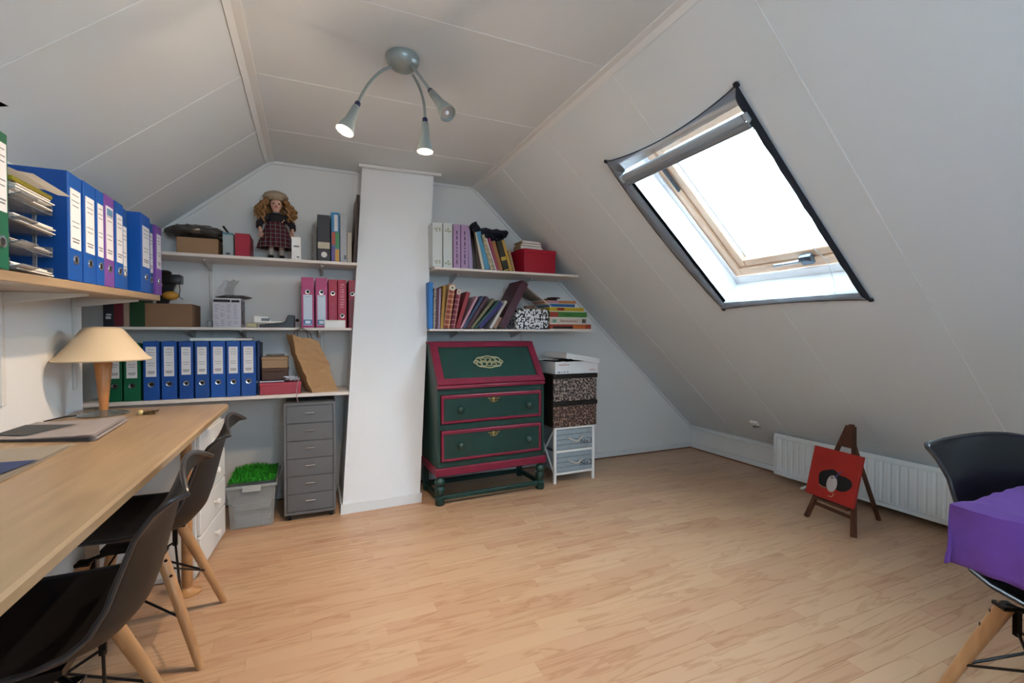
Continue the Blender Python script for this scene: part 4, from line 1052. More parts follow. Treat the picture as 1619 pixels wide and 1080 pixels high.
# games stack
def game(label, u0, u1, vb, vt, col, z, fn=None, dep=.20, dy=0):
    a, b_ = at(u0, vb, 'Y', YSR + .02), at(u1, vb, 'Y', YSR + .02); w = b_.x - a.x; h = at(u0, vt, 'Y', YSR + .02).z - at(u0, vb, 'Y', YSR + .02).z
    t = thing('game_box', label, 'game box', (a.x, YSR + .02 + dy, z), group='game boxes stacked on the lower right shelf')
    obj('box_base', B().box(.002, w - .002, .002, dep - .002, 0, h * .5), m_paper, t)
    obj('box_lid', B().box(0, w, 0, dep, h * .12, h - .0008, .001), mat('gm_' + col, col, .45), t)
    if fn: fn(t, w, h)
    return z + h
def patches(*P):
    def f(t, w, h):
        for nm, a, b_, c, d, col in P: obj(nm, B().box(w * a, w * b_, -.0012, .0002, h * c, h * d), mat('pt_' + col, col, .5), t)
    return f
def wtext(body, size, col, fx):
    def f(t, w, h): text('title_print', body, size, mat('tx_' + col, col, .5), t, (w * fx, -.0006, h * .52), FR)
    return f
z = ZMR + .0006
z = game('red and orange game box, bottom of the stack', 870, 934.5, 518, 509.5, '9c3a24', z, patches(('dark_panel', .06, .54, .15, .62, '2a1614'), ('orange_panel', .55, .85, .2, .85, 'c0662a')))
z = game('white game box with red title, second from the bottom', 870, 928, 509, 499, 'c9c4b8', z, lambda t, w, h: (wtext('Dierenvrienden', .026, '9a2436', .5)(t, w, h), patches(('green_print', .06, .16, .25, .75, '6fa38e'), ('picture', .86, .96, .2, .85, '5a5350'))(t, w, h)))
z = game('green game box with red end, third from the bottom', 869, 928, 499, 489, '3f7d34', z, lambda t, w, h: (patches(('red_end', .0, .22, .15, .9, 'a33c34'))(t, w, h), wtext('PUZZLE', .022, '1c4420', .5)(t, w, h)))
z = game('yellow game box below the blue one', 869, 923, 488.5, 481.5, 'bba21f', z, patches(('red_patch', .22, .42, .3, .85, '8c1c14'),))
z = game('blue game box on the yellow one', 869, 910, 481, 475.5, '1d5a94', z, dy=.01)
z = game('orange and pink striped game box near the top', 862, 912, 475.5, 470, 'b87a4a', z, patches(('pink_part', .1, .45, .1, .9, 'b88a96'),), dy=.015)
q = at(868, 470, 'Y', YSR + .03)
for k, (dx, w, c, lb) in enumerate(((-.025, .14, '2a1c1a', 'flat dark brown pouch on the top of the game boxes'), (.02, .12, '3c1620', 'small dark wine pouch on the very top of the games'))):
    tag(obj('pouch', B().ell((q.x + dx + w / 2, YSR + .10, z + .0085 + k * .0145), (w / 2, .06, .0075), 18).crumple(.004, 50, k, keep=lambda c: True), mat('pch_' + c, c, .7), smooth=True), lb, 'pouch')

# ------------------------------------------------------------------ upper left shelf
def X_(u, v=400, Y=YS + .02): return at(u, v, 'Y', Y).x
yf = YS + .02
x0, x1 = X_(279), X_(345); h = at(310, 376, 'Y', yf).z - ZU
t = thing('cardboard_box', 'brown cardboard box under a dark bag on the upper left shelf', 'box', (x0, yf, ZU + .0006)); w = x1 - x0
obj('box_body', B().box(0, w, 0, .26, 0, h, .002), m_card, t)
t = thing('plastic_bag', 'shiny dark grey plastic bag slumped on the cardboard box', 'bag', ((x0 + x1) / 2 - .02, yf + .13, ZU + h + .001))
b = B().ell((-.01, 0, .050), (.175, .12, .050), 26).ell((.155, -.03, .018), (.05, .06, .018), 12)
for v in b.bm.verts: v.co.z = max(.0, v.co.z)
obj('bag_film', b.crumple(.016, 26, 5, keep=lambda c: c.z < .004), mat('grey_film', '3b3836', .22, spec=.7), t)
x0, x1 = X_(352), X_(369)
t = thing('pen_holder', 'small clear holder with blue top on the upper left shelf', 'holder', ((x0 + x1) / 2, yf, ZU + .0006)); w = (x1 - x0) / 2; h = at(360, 368, 'Y', yf).z - ZU
obj('cup', B().box(-w, w, 0, .07, 0, h - .012, .003), mat('holder_pale', '9aa6aa', .3), t); obj('blue_top', B().box(-w, w, 0, .07, h - .012, h, .003), mat('holder_blue', '4f7f92', .4), t)
obj('pen', B().tube([(.0, .03, h), (-.03, .03, h + .045)], .007, 8), m_black, t); obj('front_tag', B().box(-w * .4, w * .4, -.001, .0005, .006, .018), mat('print_dark', '4a4a52'), t)
x0, x1 = X_(371.5), X_(395)
binder('short red box file with dark sides beside the pen holder', x1 - x0, .148, .22, 'a0122f', ((x0 + x1) / 2, yf, ZU + .0006), ringc=False, lab=None)
# doll
dq = at(437, 404, 'Y', YS + .10); DS = at(437, 298, 'Y', YS + .10).z - ZU
t = thing('doll', 'curly blond porcelain doll in a tartan dress and pale beret', 'doll', (dq.x, YS + .10, ZU + .0006), (0, 0, R(6)))
S = DS / .46
m_sk = mat('doll_skin', 'c79a86', .45); m_vel = mat('doll_velvet', '14111a', .8); m_hair = mat('doll_hair', '8f683e', .5, var=.35, vscale=60)
def dme(b): bmesh.ops.transform(b.bm, matrix=Matrix.Diagonal((S, S, S, 1)), verts=b.bm.verts); return b
# one continuous body: skin modifier over joints
def skin_body():
    J = {'p': (0, 0, .165), 'w': (0, 0, .215), 'c': (0, 0, .262), 'n': (0, 0, .298), 'h0': (0, -.004, .318), 'h1': (0, -.004, .352), 'h2': (0, 0, .388),
         'ls': (-.045, 0, .275), 'le': (-.092, -.006, .225), 'lw': (-.092, -.035, .178), 'lh': (-.088, -.048, .160), 'rs': (.045, 0, .275), 're': (.092, -.006, .230), 'rw': (.094, -.035, .185), 'rh': (.090, -.050, .168),
         'll': (-.027, 0, .14), 'lk': (-.030, -.006, .08), 'lf': (-.031, -.002, .022), 'lt': (-.032, -.03, .014), 'rl': (.027, 0, .14), 'rk': (.030, -.006, .08), 'rf': (.031, -.002, .022), 'rt': (.032, -.03, .014)}
    Rr = {'p': .040, 'w': .034, 'c': .040, 'n': .013, 'h0': .026, 'h1': .042, 'h2': .030, 'ls': .018, 'le': .013, 'lw': .010, 'lh': .013, 'rs': .018, 're': .013, 'rw': .010, 'rh': .013, 'll': .022, 'lk': .016, 'lf': .012, 'lt': .012, 'rl': .022, 'rk': .016, 'rf': .012, 'rt': .012}
    E_ = ['p w', 'w c', 'c n', 'n h0', 'h0 h1', 'h1 h2', 'c ls', 'ls le', 'le lw', 'lw lh', 'c rs', 'rs re', 're rw', 'rw rh', 'p ll', 'll lk', 'lk lf', 'lf lt', 'p rl', 'rl rk', 'rk rf', 'rf rt']
    ks = list(J); me = bpy.data.meshes.new('body'); me.from_pydata([tuple(c * S for c in J[k]) for k in ks], [(ks.index(e.split()[0]), ks.index(e.split()[1])) for e in E_], [])
    o = bpy.data.objects.new('body', me); COL.objects.link(o); o.parent = t; me.materials.append(m_sk)
    md = o.modifiers.new('skin', 'SKIN'); md.use_smooth_shade = True
    for i, k in enumerate(ks): me.skin_vertices[0].data[i].radius = (Rr[k] * S, Rr[k] * S)
    me.skin_vertices[0].data[0].use_root = True
    o.modifiers.new('s', 'SUBSURF').levels = 2
    o.modifiers['s'].render_levels = 2
    return o
body = skin_body()
# fingers and face
for s, hx, hy_, hz in ((-1, -.088, -.054, .152), (1, .090, -.056, .160)):
    b = B()
    for k in range(4): b.tube([(hx + (k - 1.5) * .0052, hy_ + .008, hz), (hx + (k - 1.5) * .006, hy_ - .004, hz - .011 - (.003 if k in (1, 2) else 0)), (hx + (k - 1.5) * .006, hy_, hz - .019 - (.003 if k in (1, 2) else 0))], [.0032, .0029, .0022], 6)
    b.tube([(hx - s * .010, hy_ + .006, hz + .006), (hx - s * .016, hy_ - .004, hz - .004)], [.0036, .0026], 6)
    obj('fingers', dme(b), m_sk, t, smooth=True)
obj('eyes', dme(B().ell((-.0155, -.041, .352), (.0062, .0035, .0048), 10).ell((.0155, -.041, .352), (.0062, .0035, .0048), 10)), mat('doll_eye', '2e2a30', .2), t, smooth=True)
obj('nose', dme(B().ell((0, -.047, .342), (.005, .006, .006), 10)), m_sk, t, smooth=True)
obj('mouth', dme(B().ell((0, -.042, .330), (.009, .003, .0035), 10)), mat('doll_lips', '9a3a3c', .4), t, smooth=True)
hb = B().grid(lambda u, v: ((.052 + .006 * math.sin(v * 3)) * math.cos(PI * (-.08 + 1.16 * u)) * math.sin(PI * (.08 + v * .5)), .010 + (.050) * math.sin(PI * (-.08 + 1.16 * u)) * math.sin(PI * (.08 + v * .5)), .362 + .052 * math.cos(PI * (.02 + v * .6))), 16, 8, .006)
rr = random.Random(4)
for k in range(34):
    a = PI * (-.22 + 1.44 * k / 33); lay = k % 3
    x = .058 * math.cos(a); y_ = .012 + .045 * math.sin(a); out = 1 + .30 * lay
    pts = []
    L0 = .15 - .02 * lay
    for i in range(22):
        q_ = i / 21; z = .392 - q_ * (L0 + .012 * (k % 2)); sp = 1 + (out * .62) * min(1, q_ * 1.7)
        pts.append((x * sp + .0065 * math.cos(i * 1.15 + k), y_ * (1 + .2 * q_) - .012 * q_ + .0065 * math.sin(i * 1.15 + k), z))
    hb.tube(pts, [.0055 + .004 * math.sin(PI * i / 21) for i in range(22)], 6)
obj('hair', dme(hb), m_hair, t, smooth=True)
obj('beret', dme(B().lathe([(.046, .385), (.052, .392), (.072, .402), (.076, .412), (.066, .430), (.040, .444), (.004, .448)], 28, Matrix.Translation((0, .004, -.002)) @ Matrix.Rotation(R(-4), 4, 'X'))), mat('beret_cream', 'a39682', .85, bump=.6, bscale=300), t, smooth=True)
m_tar = plaid('tartan', '2a2438', '6e1f2c', 'a59c98', 34)
def skirt(u, v):
    a = 2 * PI * u; r = .038 + .055 * v ** .8 + .006 * v * math.sin(18 * a); return (r * 1.15 * math.cos(a), r * .85 * math.sin(a), .245 - v * .175)
obj('dress', dme(B().grid(skirt, 72, 8, .002)), m_tar, t, smooth=True)
jb = B().lathe([(.036, .225), (.045, .25), (.048, .272), (.038, .292), (.018, .300)], 20, Matrix.Diagonal((1.1, .85, 1, 1)))
for s in (-1, 1): jb.tube([(s * .038, 0, .278), (s * .070, -.002, .255), (s * .095, -.006, .226), (s * .096, -.026, .196)], [.020, .022, .021, .018], 12)
obj('jacket', dme(jb), m_vel, t, smooth=True)
obj('collar', dme(B().lathe([(.022, .296), (.026, .300), (.019, .306)], 18)), mat('collar_grey', '8d8c92', .6), t, smooth=True)
for s in (-1, 1):
    obj('sock', dme(B().lathe([(.015, .028), (.016, .058), (.0175, .062), (.0155, .066)], 14, Matrix.Translation((s * .0305, -.004, 0)))), mat('sock_white', 'a9a39c', .8), t, smooth=True)
    obj('shoe', dme(B().ell((s * .032, -.016, .0145), (.0185, .034, .0145), 14).lathe([(.016, .018), (.017, .034)], 12, Matrix.Translation((s * .031, 0, 0)))), mat('shoe_black', '121214', .3), t, smooth=True)
x0, x1 = X_(461), X_(476)
t = thing('white_carton', 'small white box at the feet of the doll', 'box', ((x0 + x1) / 2, yf, ZU + .0006)); w = (x1 - x0) / 2; h = at(468, 375, 'Y', yf).z - ZU
obj('carton_body', B().box(-w, w, 0, .05, 0, h, .001), m_white, t); obj('print', B().box(-w * .6, w * .6, -.001, .0003, h * .55, h * .62).box(w * .1, w * .6, -.001, .0003, .012, .022), mat('print_grey', '7a7d84'), t)
# files on the right end
def std(label, u0, u1, vt, col, cat='book', name='book', dep=.22, fn=None, lean=0, Y=yf, z=ZU, ub=None):
    a, b_ = at(u0, 400, 'Y', Y), at(u1, 400, 'Y', Y); h = at((u0 + u1) / 2, vt, 'Y', Y).z - z
    t, x0 = book(name, label, cat, a.x, a.x + lean, b_.x - a.x, h, z, Y, col, dep=dep)
    if fn: fn(t, x0, b_.x - a.x, h)
    return t
std('grey rounded folder partly hidden behind the black box file', 495, 501, 356, '6e6c68', 'folder', 'folder', Y=yf + .05)
def bb(t, x0, w, h):
    obj('paper_band', B().box(x0 + .002, x0 + w - .002, -.0012, .0003, h * .27, h * .41), mat('band_cream', 'b9b09a', .6), t)
    M = Matrix.Translation((x0 + w * .52, -.0004, h * .14)) @ Matrix.Rotation(PI / 2, 4, 'X'); obj('round_sticker', B().lathe([(w * .24, 0), (w * .24, .001)], 18, M), mat('sticker_white', 'd6d4ce', .5), t)
std('black box file with cream band and round sticker', 502, 522, 340, '20242c', 'binder', 'box_file', fn=bb)
def multi(t, x0, w, h):
    obj('white_patch', B().box(x0 + w * .35, x0 + w * .8, -.0012, .0003, h * .62, h * .95), mat('mp_white', 'c4c8cc', .5), t)
    obj('red_patch', B().box(x0 + w * .05, x0 + w * .48, -.0012, .0003, h * .33, h * .6), mat('mp_red', 'a84a3c', .5), t)
    obj('green_patch', B().box(x0 + w * .5, x0 + w * .95, -.0012, .0003, h * .28, h * .6), mat('mp_green', '3f8c54', .5), t)
    obj('yellow_patch', B().box(x0 + w * .45, x0 + w * .95, -.0012, .0003, 0, h * .26), mat('mp_yellow', 'c9963a', .5), t)
    obj('violet_patch', B().box(x0 + w * .0, x0 + w * .42, -.0012, .0003, 0, h * .31), mat('mp_violet', '5a4a8a', .5), t)
std('multicoloured file with blue top edge', 524, 537, 336, '2277a8', 'binder', 'box_file', fn=multi)
std('pale grey file beside the multicoloured one', 538, 548.5, 339, '9da0a4', 'binder', 'box_file', fn=lambda t, x0, w, h: obj('dark_mark', B().box(x0 + w * .55, x0 + w * .9, -.0012, .0003, .02, .05), mat('mk', '4a5a60', .5), t))
std('low cream booklet before the wooden panel', 549, 556, 368, 'a8a090')
t = thing('picture_frame', 'dark brown framed board leaning by the chimney on the upper shelf', 'board', (at(558, 400, 'Y', yf).x, yf - .01, ZU + .0006), (0, R(3.5), 0))
hh = at(575, 309, 'Y', yf).z - ZU - .004
obj('board', B().box(0, .010, 0, .26, 0, hh, .002), wood('dark_board', '38241e', '4e342a', scale=(12, 12, 2)), t); obj('edge_strip', B().box(.010, .018, -.002, .004, 0, hh, .001).box(-.004, .010, -.002, .004, hh - .012, hh), mat('edge_brown', '2c1a16', .5), t)

# ------------------------------------------------------------------ middle left shelf
yf = YS + .02
def std2(label, u0, u1, vt, col, **k): return std(label, u0, u1, vt, col, Y=yf, z=ZM, **k)
def gmark(t, x0, w, h): obj('white_print', B().box(x0 + w * .25, x0 + w * .75, -.0012, .0003, .045, .06).box(x0 + w * .3, x0 + w * .8, -.0012, .0003, .065, .075), mat('wp', 'b8bcc4', .5), t); obj('grey_label', B().box(x0 + w * .1, x0 + w * .9, -.0012, .0003, h * .6, h * .9), mat('gl', '7d8388', .5), t)
std2('dark navy file at the far left of the middle shelf', 161.5, 178, 455, '141a26', fn=gmark, cat='binder', name='box_file')
std2('dark red file beside the navy one on the middle shelf', 179, 193, 455, '5c1220', cat='binder', name='box_file')
std2('cream booklet between the red and green files', 194, 203, 456, 'a08a78')
std2('dark green file beside the cardboard box on the middle shelf', 204, 228, 455, '0f3f1e', cat='binder', name='box_file', dep=.16)
x0, x1 = X_(229, 515, yf), X_(303, 515, yf); h = at(270, 481, 'Y', yf).z - ZM
t = thing('cardboard_box', 'long brown cardboard box on the middle left shelf', 'box', (x0, yf, ZM + .0006)); w = x1 - x0
obj('box_body', B().box(0, w, 0, .26, 0, h, .002), mat('cardboard_warm', '8d6c4f', .8, var=.08), t)
obj('box_flap', B().box(0, w, .0, .13, h + .0005, h + .003, M=Matrix.Translation((0, 0, 0))).box(0, w, .131, .26, h + .0005, h + .003), _M['cardboard_warm'], t)
# gadget on the box: black head, angled body, yellow base, cord
q0 = at(270, 440, 'Y', 3.52)
t = thing('corded_tool', 'black and yellow tool standing on the long cardboard box', 'tool', (q0.x - .02, 3.54, ZM + h + .004))
obj('head', B().box(-.045, .075, -.04, .04, .128, .185, .006, 2).ell((-.015, -.01, .195), (.04, .03, .018), 12), m_black, t, smooth=True)
obj('arm', B().prism([(-.06, .0), (.0, .0), (.045, .13), (-.02, .13)], 'Y', -.018, .018, .004), m_black, t)
obj('yellow_base', B().ell((.02, -.03, .052), (.045, .03, .028), 16), mat('tool_yellow', 'b8862a', .4), t, smooth=True)
obj('cord', B().tube([(.066, -.03, .13), (.07, -.035, .09), (.066, -.035, .045), (.085, -.03, .03)], .0025, 6), m_black, t, smooth=True)
tag(obj('glass_block', B().box(X_(327, 515, yf), X_(334.5, 515, yf), yf, yf + .06, ZM + .0006, ZM + .042, .003), mat('glass_grey', '8c9498', .2)), 'small translucent grey block left of the printed white box', 'block')
# printed white box with bag on it
x0, x1 = X_(336.5, 510, yf), X_(381, 510, yf); h = at(355, 471.5, 'Y', yf).z - ZM
t = thing('printed_box', 'white box with black header and printed columns', 'box', (x0, yf, ZM + .0006), (0, 0, R(0))); w = x1 - x0
obj('box_body', B().box(0, w, 0, .20, 0, h, .001), mat('box_lilac_white', 'c4c2cc', .6), t)
obj('header_print', B().box(.004, w * .62, -.001, .0003, h * .86, h * .95).box(w * .66, w - .008, -.001, .0003, h * .86, h * .94), mat('print_black', '121014', .6), t)
pr = B(); rr = random.Random(8)
for cx in (.06, .27, .50, .74):
    for k in range(13):
        zz = h * (.06 + .058 * k)
        if rr.random() < .8: pr.box(w * cx, w * (cx + rr.uniform(.08, .17)), -.0009, .0003, zz, zz + .003)
obj('column_print', pr, mat('print_mauve', '8d8798', .6), t)['kind'] = 'stuff'
obj('side_picture', B().box(w - .0003, w + .001, .01, .19, .02, h - .01), pattern('side_pic', '4a464c', '9a98a0', 'noise', 40), t)
t = thing('clear_bag', 'crumpled clear plastic sheet rising above the printed box', 'plastic sheet', (x0 + w * .3, yf + .11, ZM + h + .001))
obj('film', B().grid(lambda u, v: (-.06 + .05 * v + u * .10 + .006 * math.sin(v * 9), .04 * math.sin(u * 3 + v), .002 + v * .125 + .006 * math.sin(u * 13)), 14, 12), mat('clear_film', 'b9b6be', .2, alpha=.45), t, smooth=True)
t = thing('plastic_bag', 'dark grey plastic bag lying flat on the printed white box', 'bag', (x0 + w * .6, yf + .10, ZM + h + .0018))
b = B().ell((0.015, 0, .012), (.105, .10, .012), 22)
for v in b.bm.verts: v.co.z = max(0, v.co.z)
obj('bag_film', b.crumple(.008, 40, 2, keep=lambda c: c.z < .002), mat('dark_film', '47454a', .3), t)
# small electronics
x = lambda u: X_(u, 512, yf)
tag(obj('cream_block', B().box(x(389), x(406), yf, yf + .05, ZM + .0006, ZM + .028, .006, 2), mat('cream_plastic', 'b9b28c', .5), smooth=True), 'small cream plastic block between the printed box and the phone', 'block')
t = thing('telephone', 'black telephone base with white handset on the middle shelf', 'telephone', (x(410), yf, ZM + .0006))
w = x(466) - x(410)
obj('base', B().prism([(0, 0), (w, 0), (w, .082), (w * .80, .084), (w * .72, .04), (0, .018)], 'Y', 0, .13, .004), mat('phone_black', '1f232a', .4), t)
obj('handset', B().prism([(-.03, .030), (w * .2, .030), (w * .30, .026), (w * .66, .034), (w * .66, .040), (w * .3, .040), (w * .22, .072), (-.03, .076)], 'Y', -.008, .05, .003), m_white, t)
obj('display', B().box(.012, .062, -.0092, -.0078, .042, .060), mat('phone_display', '6d7b84', .2), t)
obj('side_knob', B().ell((w + .016, .03, .05), (.012, .012, .012), 10), m_black, t)

# ------------------------------------------------------------------ lowest left shelf, right part
yf = YSL + .03
X3 = lambda u, v=600, Y=YSL + .03: at(u, v, 'Y', Y).x
x0, x1 = X3(411), X3(476); h = at(440, 605, 'Y', yf).z - ZLO
t = thing('gift_box', 'flat raspberry red box on the lowest shelf', 'box', (x0, YSL + .012, ZLO + .0006), (0, 0, R(3)))
obj('box_body', B().box(0, x1 - x0, 0, .20, 0, h * .93, .002), mat('raspberry', '9c3344', .5), t); obj('lid_edge', B().box(-.002, x1 - x0 + .002, -.002, .202, h * .78, h, .002), mat('raspberry_lid', 'a63a4b', .5), t)
z = ZLO + h + .0012
t = thing('blue_folder', 'dark blue flat folder between the red box and the wooden box', 'folder', (X3(404), yf + .02, z)); w = X3(450) - X3(404)
obj('cover', B().box(0, w, 0, .18, 0, .003).box(0, w, 0, .18, .009, .012).box(0, .003, 0, .18, 0, .012), mat('folder_navy', '16305e'), t); obj('sheets', B().box(.003, w - .004, .002, .178, .003, .009), m_paper, t)
z += .0128
for nm, lb, c, vb, vt in (('wooden_box', 'dark brown wooden box under the pale carton on the shelf', '4a3226', 598, 579), ('pale_carton', 'pale brown carton with a clear dish on the dark wooden box', '9d8264', 579, 561)):
    x0, x1 = X3(414, 590, yf + .03), X3(455, 590, yf + .03); hh = at(430, vt, 'Y', yf + .03).z - at(430, vb, 'Y', yf + .03).z
    t = thing(nm, lb, 'box', (x0, yf + .03, z)); w = x1 - x0
    obj('box_body', B().box(0, w, 0, .15, 0, hh * .7, .002), mat('bx_' + c, c, .6), t); obj('lid', B().box(-.002, w + .002, -.002, .152, hh * .7, hh, .003), mat('bx_' + c, c), t)
    z += hh + .0006
tag(obj('glass_dish', B().lathe([(.030, 0), (.052, .004), (.056, .014), (.053, .014), (.048, .007), (.0, .005)], 24, Matrix.Translation(((x0 + x1) / 2, yf + .10, z))), mat('dish_clear', 'a39c96', .15, alpha=.6), smooth=True), 'small clear dish on top of the pale carton', 'dish')
# crumpled tissue and ribbon
q = X3(462)
t = thing('gift_ribbon', 'white paper ribbon spilling over the red box and shelf edge', 'ribbon', (q, YSL + .03, ZLO + h + .014))
b = B()
rr = random.Random(6)
for k in range(9):
    pts = [(rr.uniform(-.05, .04), rr.uniform(-.01, .07), rr.uniform(0, .022)) for _ in range(6)]; b.tube(pts, .0045, 5)
obj('tangle', b, mat('ribbon_white', 'b9bcc8', .6), t, smooth=True)
obj('tail', B().grid(lambda u, v: (.030 + .006 * u - .012 * math.sin(v * 3.5) + .010 * (1 - v), -.030 - .006 * math.sin(PI * v), .012 - v * .175), 2, 18, .001), mat('ribbon_pink', 'c9a9b8', .6), t, smooth=True)
# paper bag
BQ0, BQ1 = at(487, 615, 'Y', YSL + .05), at(531, 612, 'Y', YSL + .05); TQ0, TQ1 = at(455, 537, 'Y', YSL + .08), at(500, 532, 'Y', YSL + .08)
t = thing('paper_bag', 'crumpled brown paper bag leaning on the lowest shelf', 'paper bag', ((BQ0.x + BQ1.x) / 2, YSL + .12, ZLO + .0006), (0, 0, R(16)))
cx = t.location.x
w0, w1 = (BQ1.x - BQ0.x) / 2, (TQ1.x - TQ0.x) / 2; tx = (TQ0.x + TQ1.x) / 2 - cx; hz = (TQ0.z + TQ1.z) / 2 - ZLO
rings = []
NB = 16
def sec(k, w, d, ox, oz, tilt_):
    out = []
    for i in range(28):
        a = 2 * PI * (i + .5) / 28; c, s = math.cos(a), math.sin(a); m_ = max(abs(c), abs(s)); x, y = c / m_ * w, s / m_ * d
        out.append((ox + x, y, oz - tilt_ * x))
    return out
for j in range(NB + 1):
    k = j / NB; w = w0 * (1 - k) + w1 * k * .98 + .010 * math.sin(PI * k); d = .085 * (1 - k * .35)
    rings.append([(p[0], p[1], max(0, p[2])) for p in sec(k, w, d, tx * k ** .9, hz * k, .25 * (1 if k > .4 else k / .4))])
b = B().ring(rings, cap=False); bot = B()
b.crumple(.011, 15, 1, keep=lambda c: c.z < .006).crumple(.006, 40, 4, keep=lambda c: c.z < .006)
for v in b.bm.verts: v.co.z = max(0.0, v.co.z)
o = obj('bag_paper', b, mat('kraft_paper', 'a5815a', .75), t); o.modifiers.new('s', 'SOLIDIFY').thickness = .0015
for yy in (-.05, .05):
    obj('string_handle', B().tube([(tx - .045, yy * .9, hz + .01), (tx - .045, yy * .6, hz + .045), (tx - .01, yy * .5, hz + .068), (tx + .035, yy * .6, hz + .035), (tx + .05, yy * .9, hz - .012)], .0028, 6), mat('string_brown', '4a3020', .7), t, smooth=True)

# ------------------------------------------------------------------ red canvas on a small easel
f0 = Vector((2.985, 2.0, 0)); f1 = Vector((2.930, 1.680, 0))
mid = (f0 + f1) / 2; dirc = (f1 - f0).normalized(); rz = math.atan2(dirc.y, dirc.x)
t = thing('easel', 'small dark wooden tabletop easel on the floor by the radiator', 'easel', mid, (0, 0, rz))
# local: +X towards f1 (near), +Y away from viewer side (towards +X world), front = -Y
m_dw = wood('easel_wood', '3a2014', '5c3420', scale=(12, 12, 2), rough=.5)
hw = (f1 - f0).length / 2; lean = math.tan(R(15)); HE = .62
def leanp(x, z, off=0): return Vector((x, z * lean + off, z))
for s in (-1, 1):
    a, b_ = leanp(s * hw, 0), leanp(s * .02, HE)
    obj('leg', B().tube([a, b_], [.017, .013], 4), m_dw, t)
obj('head_block', B().prism([(-.045, HE - .13), (.045, HE - .13), (.012, HE + .01), (-.012, HE + .01)], 'Y', -.008, .012, M=Matrix(((1, 0, 0, 0), (0, 1, lean, 0), (0, 0, 1, 0), (0, 0, 0, 1)))), m_dw, t)
obj('ledge', B().box(-.115, .115, -.035, .012, -.008, .008, .002, M=Matrix.Translation(leanp(0, .145))), m_dw, t)
obj('cross_bar', B().box(-hw + .02, hw - .02, .0, .012, -.01, .01, M=Matrix.Translation(leanp(0, .10))), m_dw, t)
obj('rear_leg', B().tube([(0, HE * lean * .95, HE * .93), (0, .40, .0)], .013, 4), m_dw, t)
cw_, ch_ = .33, .315
t = thing('canvas', 'red painted canvas with a white mouse-like shape on the small easel', 'painting', mid + Matrix.Rotation(rz, 3, 'Z') @ leanp(-.018, .160, -.036), (0, 0, 0))
t.rotation_euler = (Matrix.Rotation(rz, 4, 'Z') @ Matrix.Rotation(R(-1), 4, 'Y') @ Matrix.Rotation(-math.atan(lean), 4, 'X')).to_euler()
obj('canvas_board', B().box(-cw_ / 2, cw_ / 2, 0, .022, 0, ch_, .003), mat('canvas_red', 'a8241a', .6, var=.12, vscale=12), t)
blob = []
for i in range(40):
    a = 2 * PI * i / 40; r = .070 + .018 * math.cos(2 * a) + .010 * math.cos(3 * a + .6) + .005 * math.sin(5 * a); blob.append((.012 + r * 1.28 * math.cos(a), .128 + r * 1.02 * math.sin(a)))
obj('black_shape', B().prism(blob, 'Y', -.0012, .0008), mat('canvas_black', '0d1014', .5), t)
obj('white_shape', B().ell((.008, -.0012, .105), (.036, .003, .052), 18), mat('canvas_white', 'b9b2b0', .6), t, smooth=True)
obj('nose_shape', B().ell((.004, -.003, .142), (.010, .003, .009), 10), mat('canvas_grey', '7c7470', .6), t)
obj('tail_shape', B().tube([(.018, -.001, .060), (.034, -.001, .045), (.024, -.001, .028), (0, -.001, .026)], .003, 6).tube([(-.075, -.001, .078), (-.055, -.001, .070), (-.022, -.001, .070)], .003, 6), mat('canvas_tan', 'c08a62', .6), t)
obj('brush_stroke', B().tube([(.030, -.001, .160), (.052, -.001, .195)], .004, 6).tube([(.024, -.001, .145), (.030, -.001, .160)], .006, 6), mat('canvas_violet', '4a4a78', .6), t)

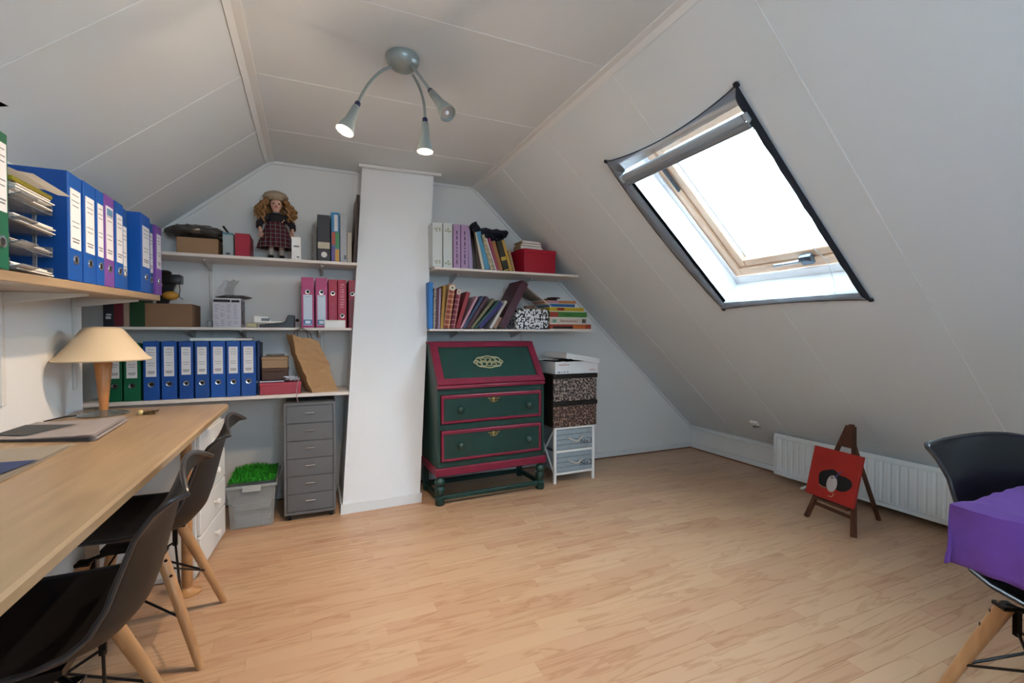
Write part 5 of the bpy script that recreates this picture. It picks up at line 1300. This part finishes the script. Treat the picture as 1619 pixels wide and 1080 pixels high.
# ------------------------------------------------------------------ ceiling lamp
cx, cy = .386, 2.105
t = thing('ceiling_spotlight', 'silver ceiling lamp with three flexible spot arms', 'lamp', (cx, cy, ZC))
m_sil = mat('silver_paint', '98a3a2', .36, metal=.4); m_blu = mat('collar_blue', '20244e', .4)
obj('canopy', B().lathe([(.070, -.001), (.074, -.010), (.070, -.030), (.052, -.052), (.026, -.066), (.0, -.070)], 32), m_sil, t, smooth=True)
C0 = Vector((cx, cy, ZC))
heads = []
spec = [((545, 207), 2.00, (566, 163), 2.02, (590, 124), 2.07, (618, 106), 2.10, True, 'left'),
        ((672, 240), 2.055, (672, 188), 2.06, (667, 150), 2.08, (652, 118), 2.10, True, 'mid'),
        ((708, 180), 1.86, (680, 143), 1.97, (665, 122), 2.03, (645, 96), 2.08, False, 'right')]
for (h, hy_, j, jy, m1, my, r0, ry, lit, _) in spec:
    H_ = at(*h, 'Y', hy_); J_ = at(*j, 'Y', jy); M1 = at(*m1, 'Y', my); R0 = at(*r0, 'Y', ry); R0.z = min(R0.z, ZC - .03)
    P = [R0, M1, J_]; pts = []
    for i in range(13):
        k = i / 12; pts.append((R0 * (1 - k) ** 2 + (M1 * 2 - (R0 + J_) / 2) * 2 * k * (1 - k) + J_ * k * k) - C0)
    obj('flexible_arm', B().tube(pts, .0065, 10), m_sil, t, smooth=True)
    d = (H_ - J_).normalized(); Lh = (H_ - J_).length; q = d.to_track_quat('Z', 'Y').to_matrix().to_4x4()
    Mh = Matrix.Translation(J_ - C0) @ q
    obj('collar', B().lathe([(.0095, -.004), (.012, 0), (.012, .014), (.010, .016)], 14, Mh), m_blu, t, smooth=True)
    hd = obj('spot_head', B().lathe([(.010, .014), (.015, .020), (.022, Lh * .62), (.027, Lh * .72), (.036, Lh * .96), (.036, Lh), (.032, Lh), (.030, Lh * .94), (.012, Lh * .66)], 26, Mh, cap=False), m_sil, t, smooth=True)
    if lit:
        obj('bulb', B().lathe([(.0, Lh * .9), (.028, Lh * .9), (.0295, Lh * .945), (.0, Lh * .955)], 24, Mh), mat('bulb_lit', 'fff0dc', .3, emit=('ffcf98', 9)), hd)
        spot('spot_beam', H_ + d * .012, d if _ == 'left' else (d + Vector((-.1, 0, 0))), SPOT_W, size=2.3, blend=.8)
        gl = bpy.data.lights.new('bulb_glow', 'POINT'); gl.energy = GLOW_W; gl.color = (1, .74, .5); gl.shadow_soft_size = .025
        go = bpy.data.objects.new('bulb_glow', gl); COL.objects.link(go); go.location = H_ + d * .03
    else:
        obj('bulb', B().lathe([(.0, Lh * .9), (.028, Lh * .9), (.0295, Lh * .945), (.0, Lh * .955)], 24, Mh), mat('bulb_off', 'b9bcc0', .1, metal=.6), hd)
        obj('bulb_core', B().ell(Mh @ Vector((0, 0, Lh * .955)), (.009, .009, .009), 10), mat('bulb_core', 'e6e9ee', .1), hd)

# dark corner of a hanging pennant at the left edge of the frame, on the slope
q = at(-40, 160, 'X', -.80)
t = thing('pennant', 'dark blue pointed pennant on the left slope above the green binder', 'pennant', (0, 0, 0))
a = [at(14, 168, 'X', -.62), at(-60, 130, 'X', -.62), at(-60, 172, 'X', -.62)]
t.location = a[0]
bq = bmesh.new(); A_ = [bq.verts.new(p - a[0]) for p in a]; bq.faces.new(A_); b = B(); bmesh.ops.solidify(bq, geom=bq.faces[:], thickness=.003); b._merge(bq)
obj('pennant_cloth', b, mat('pennant_navy', '1c2044', .7), t)
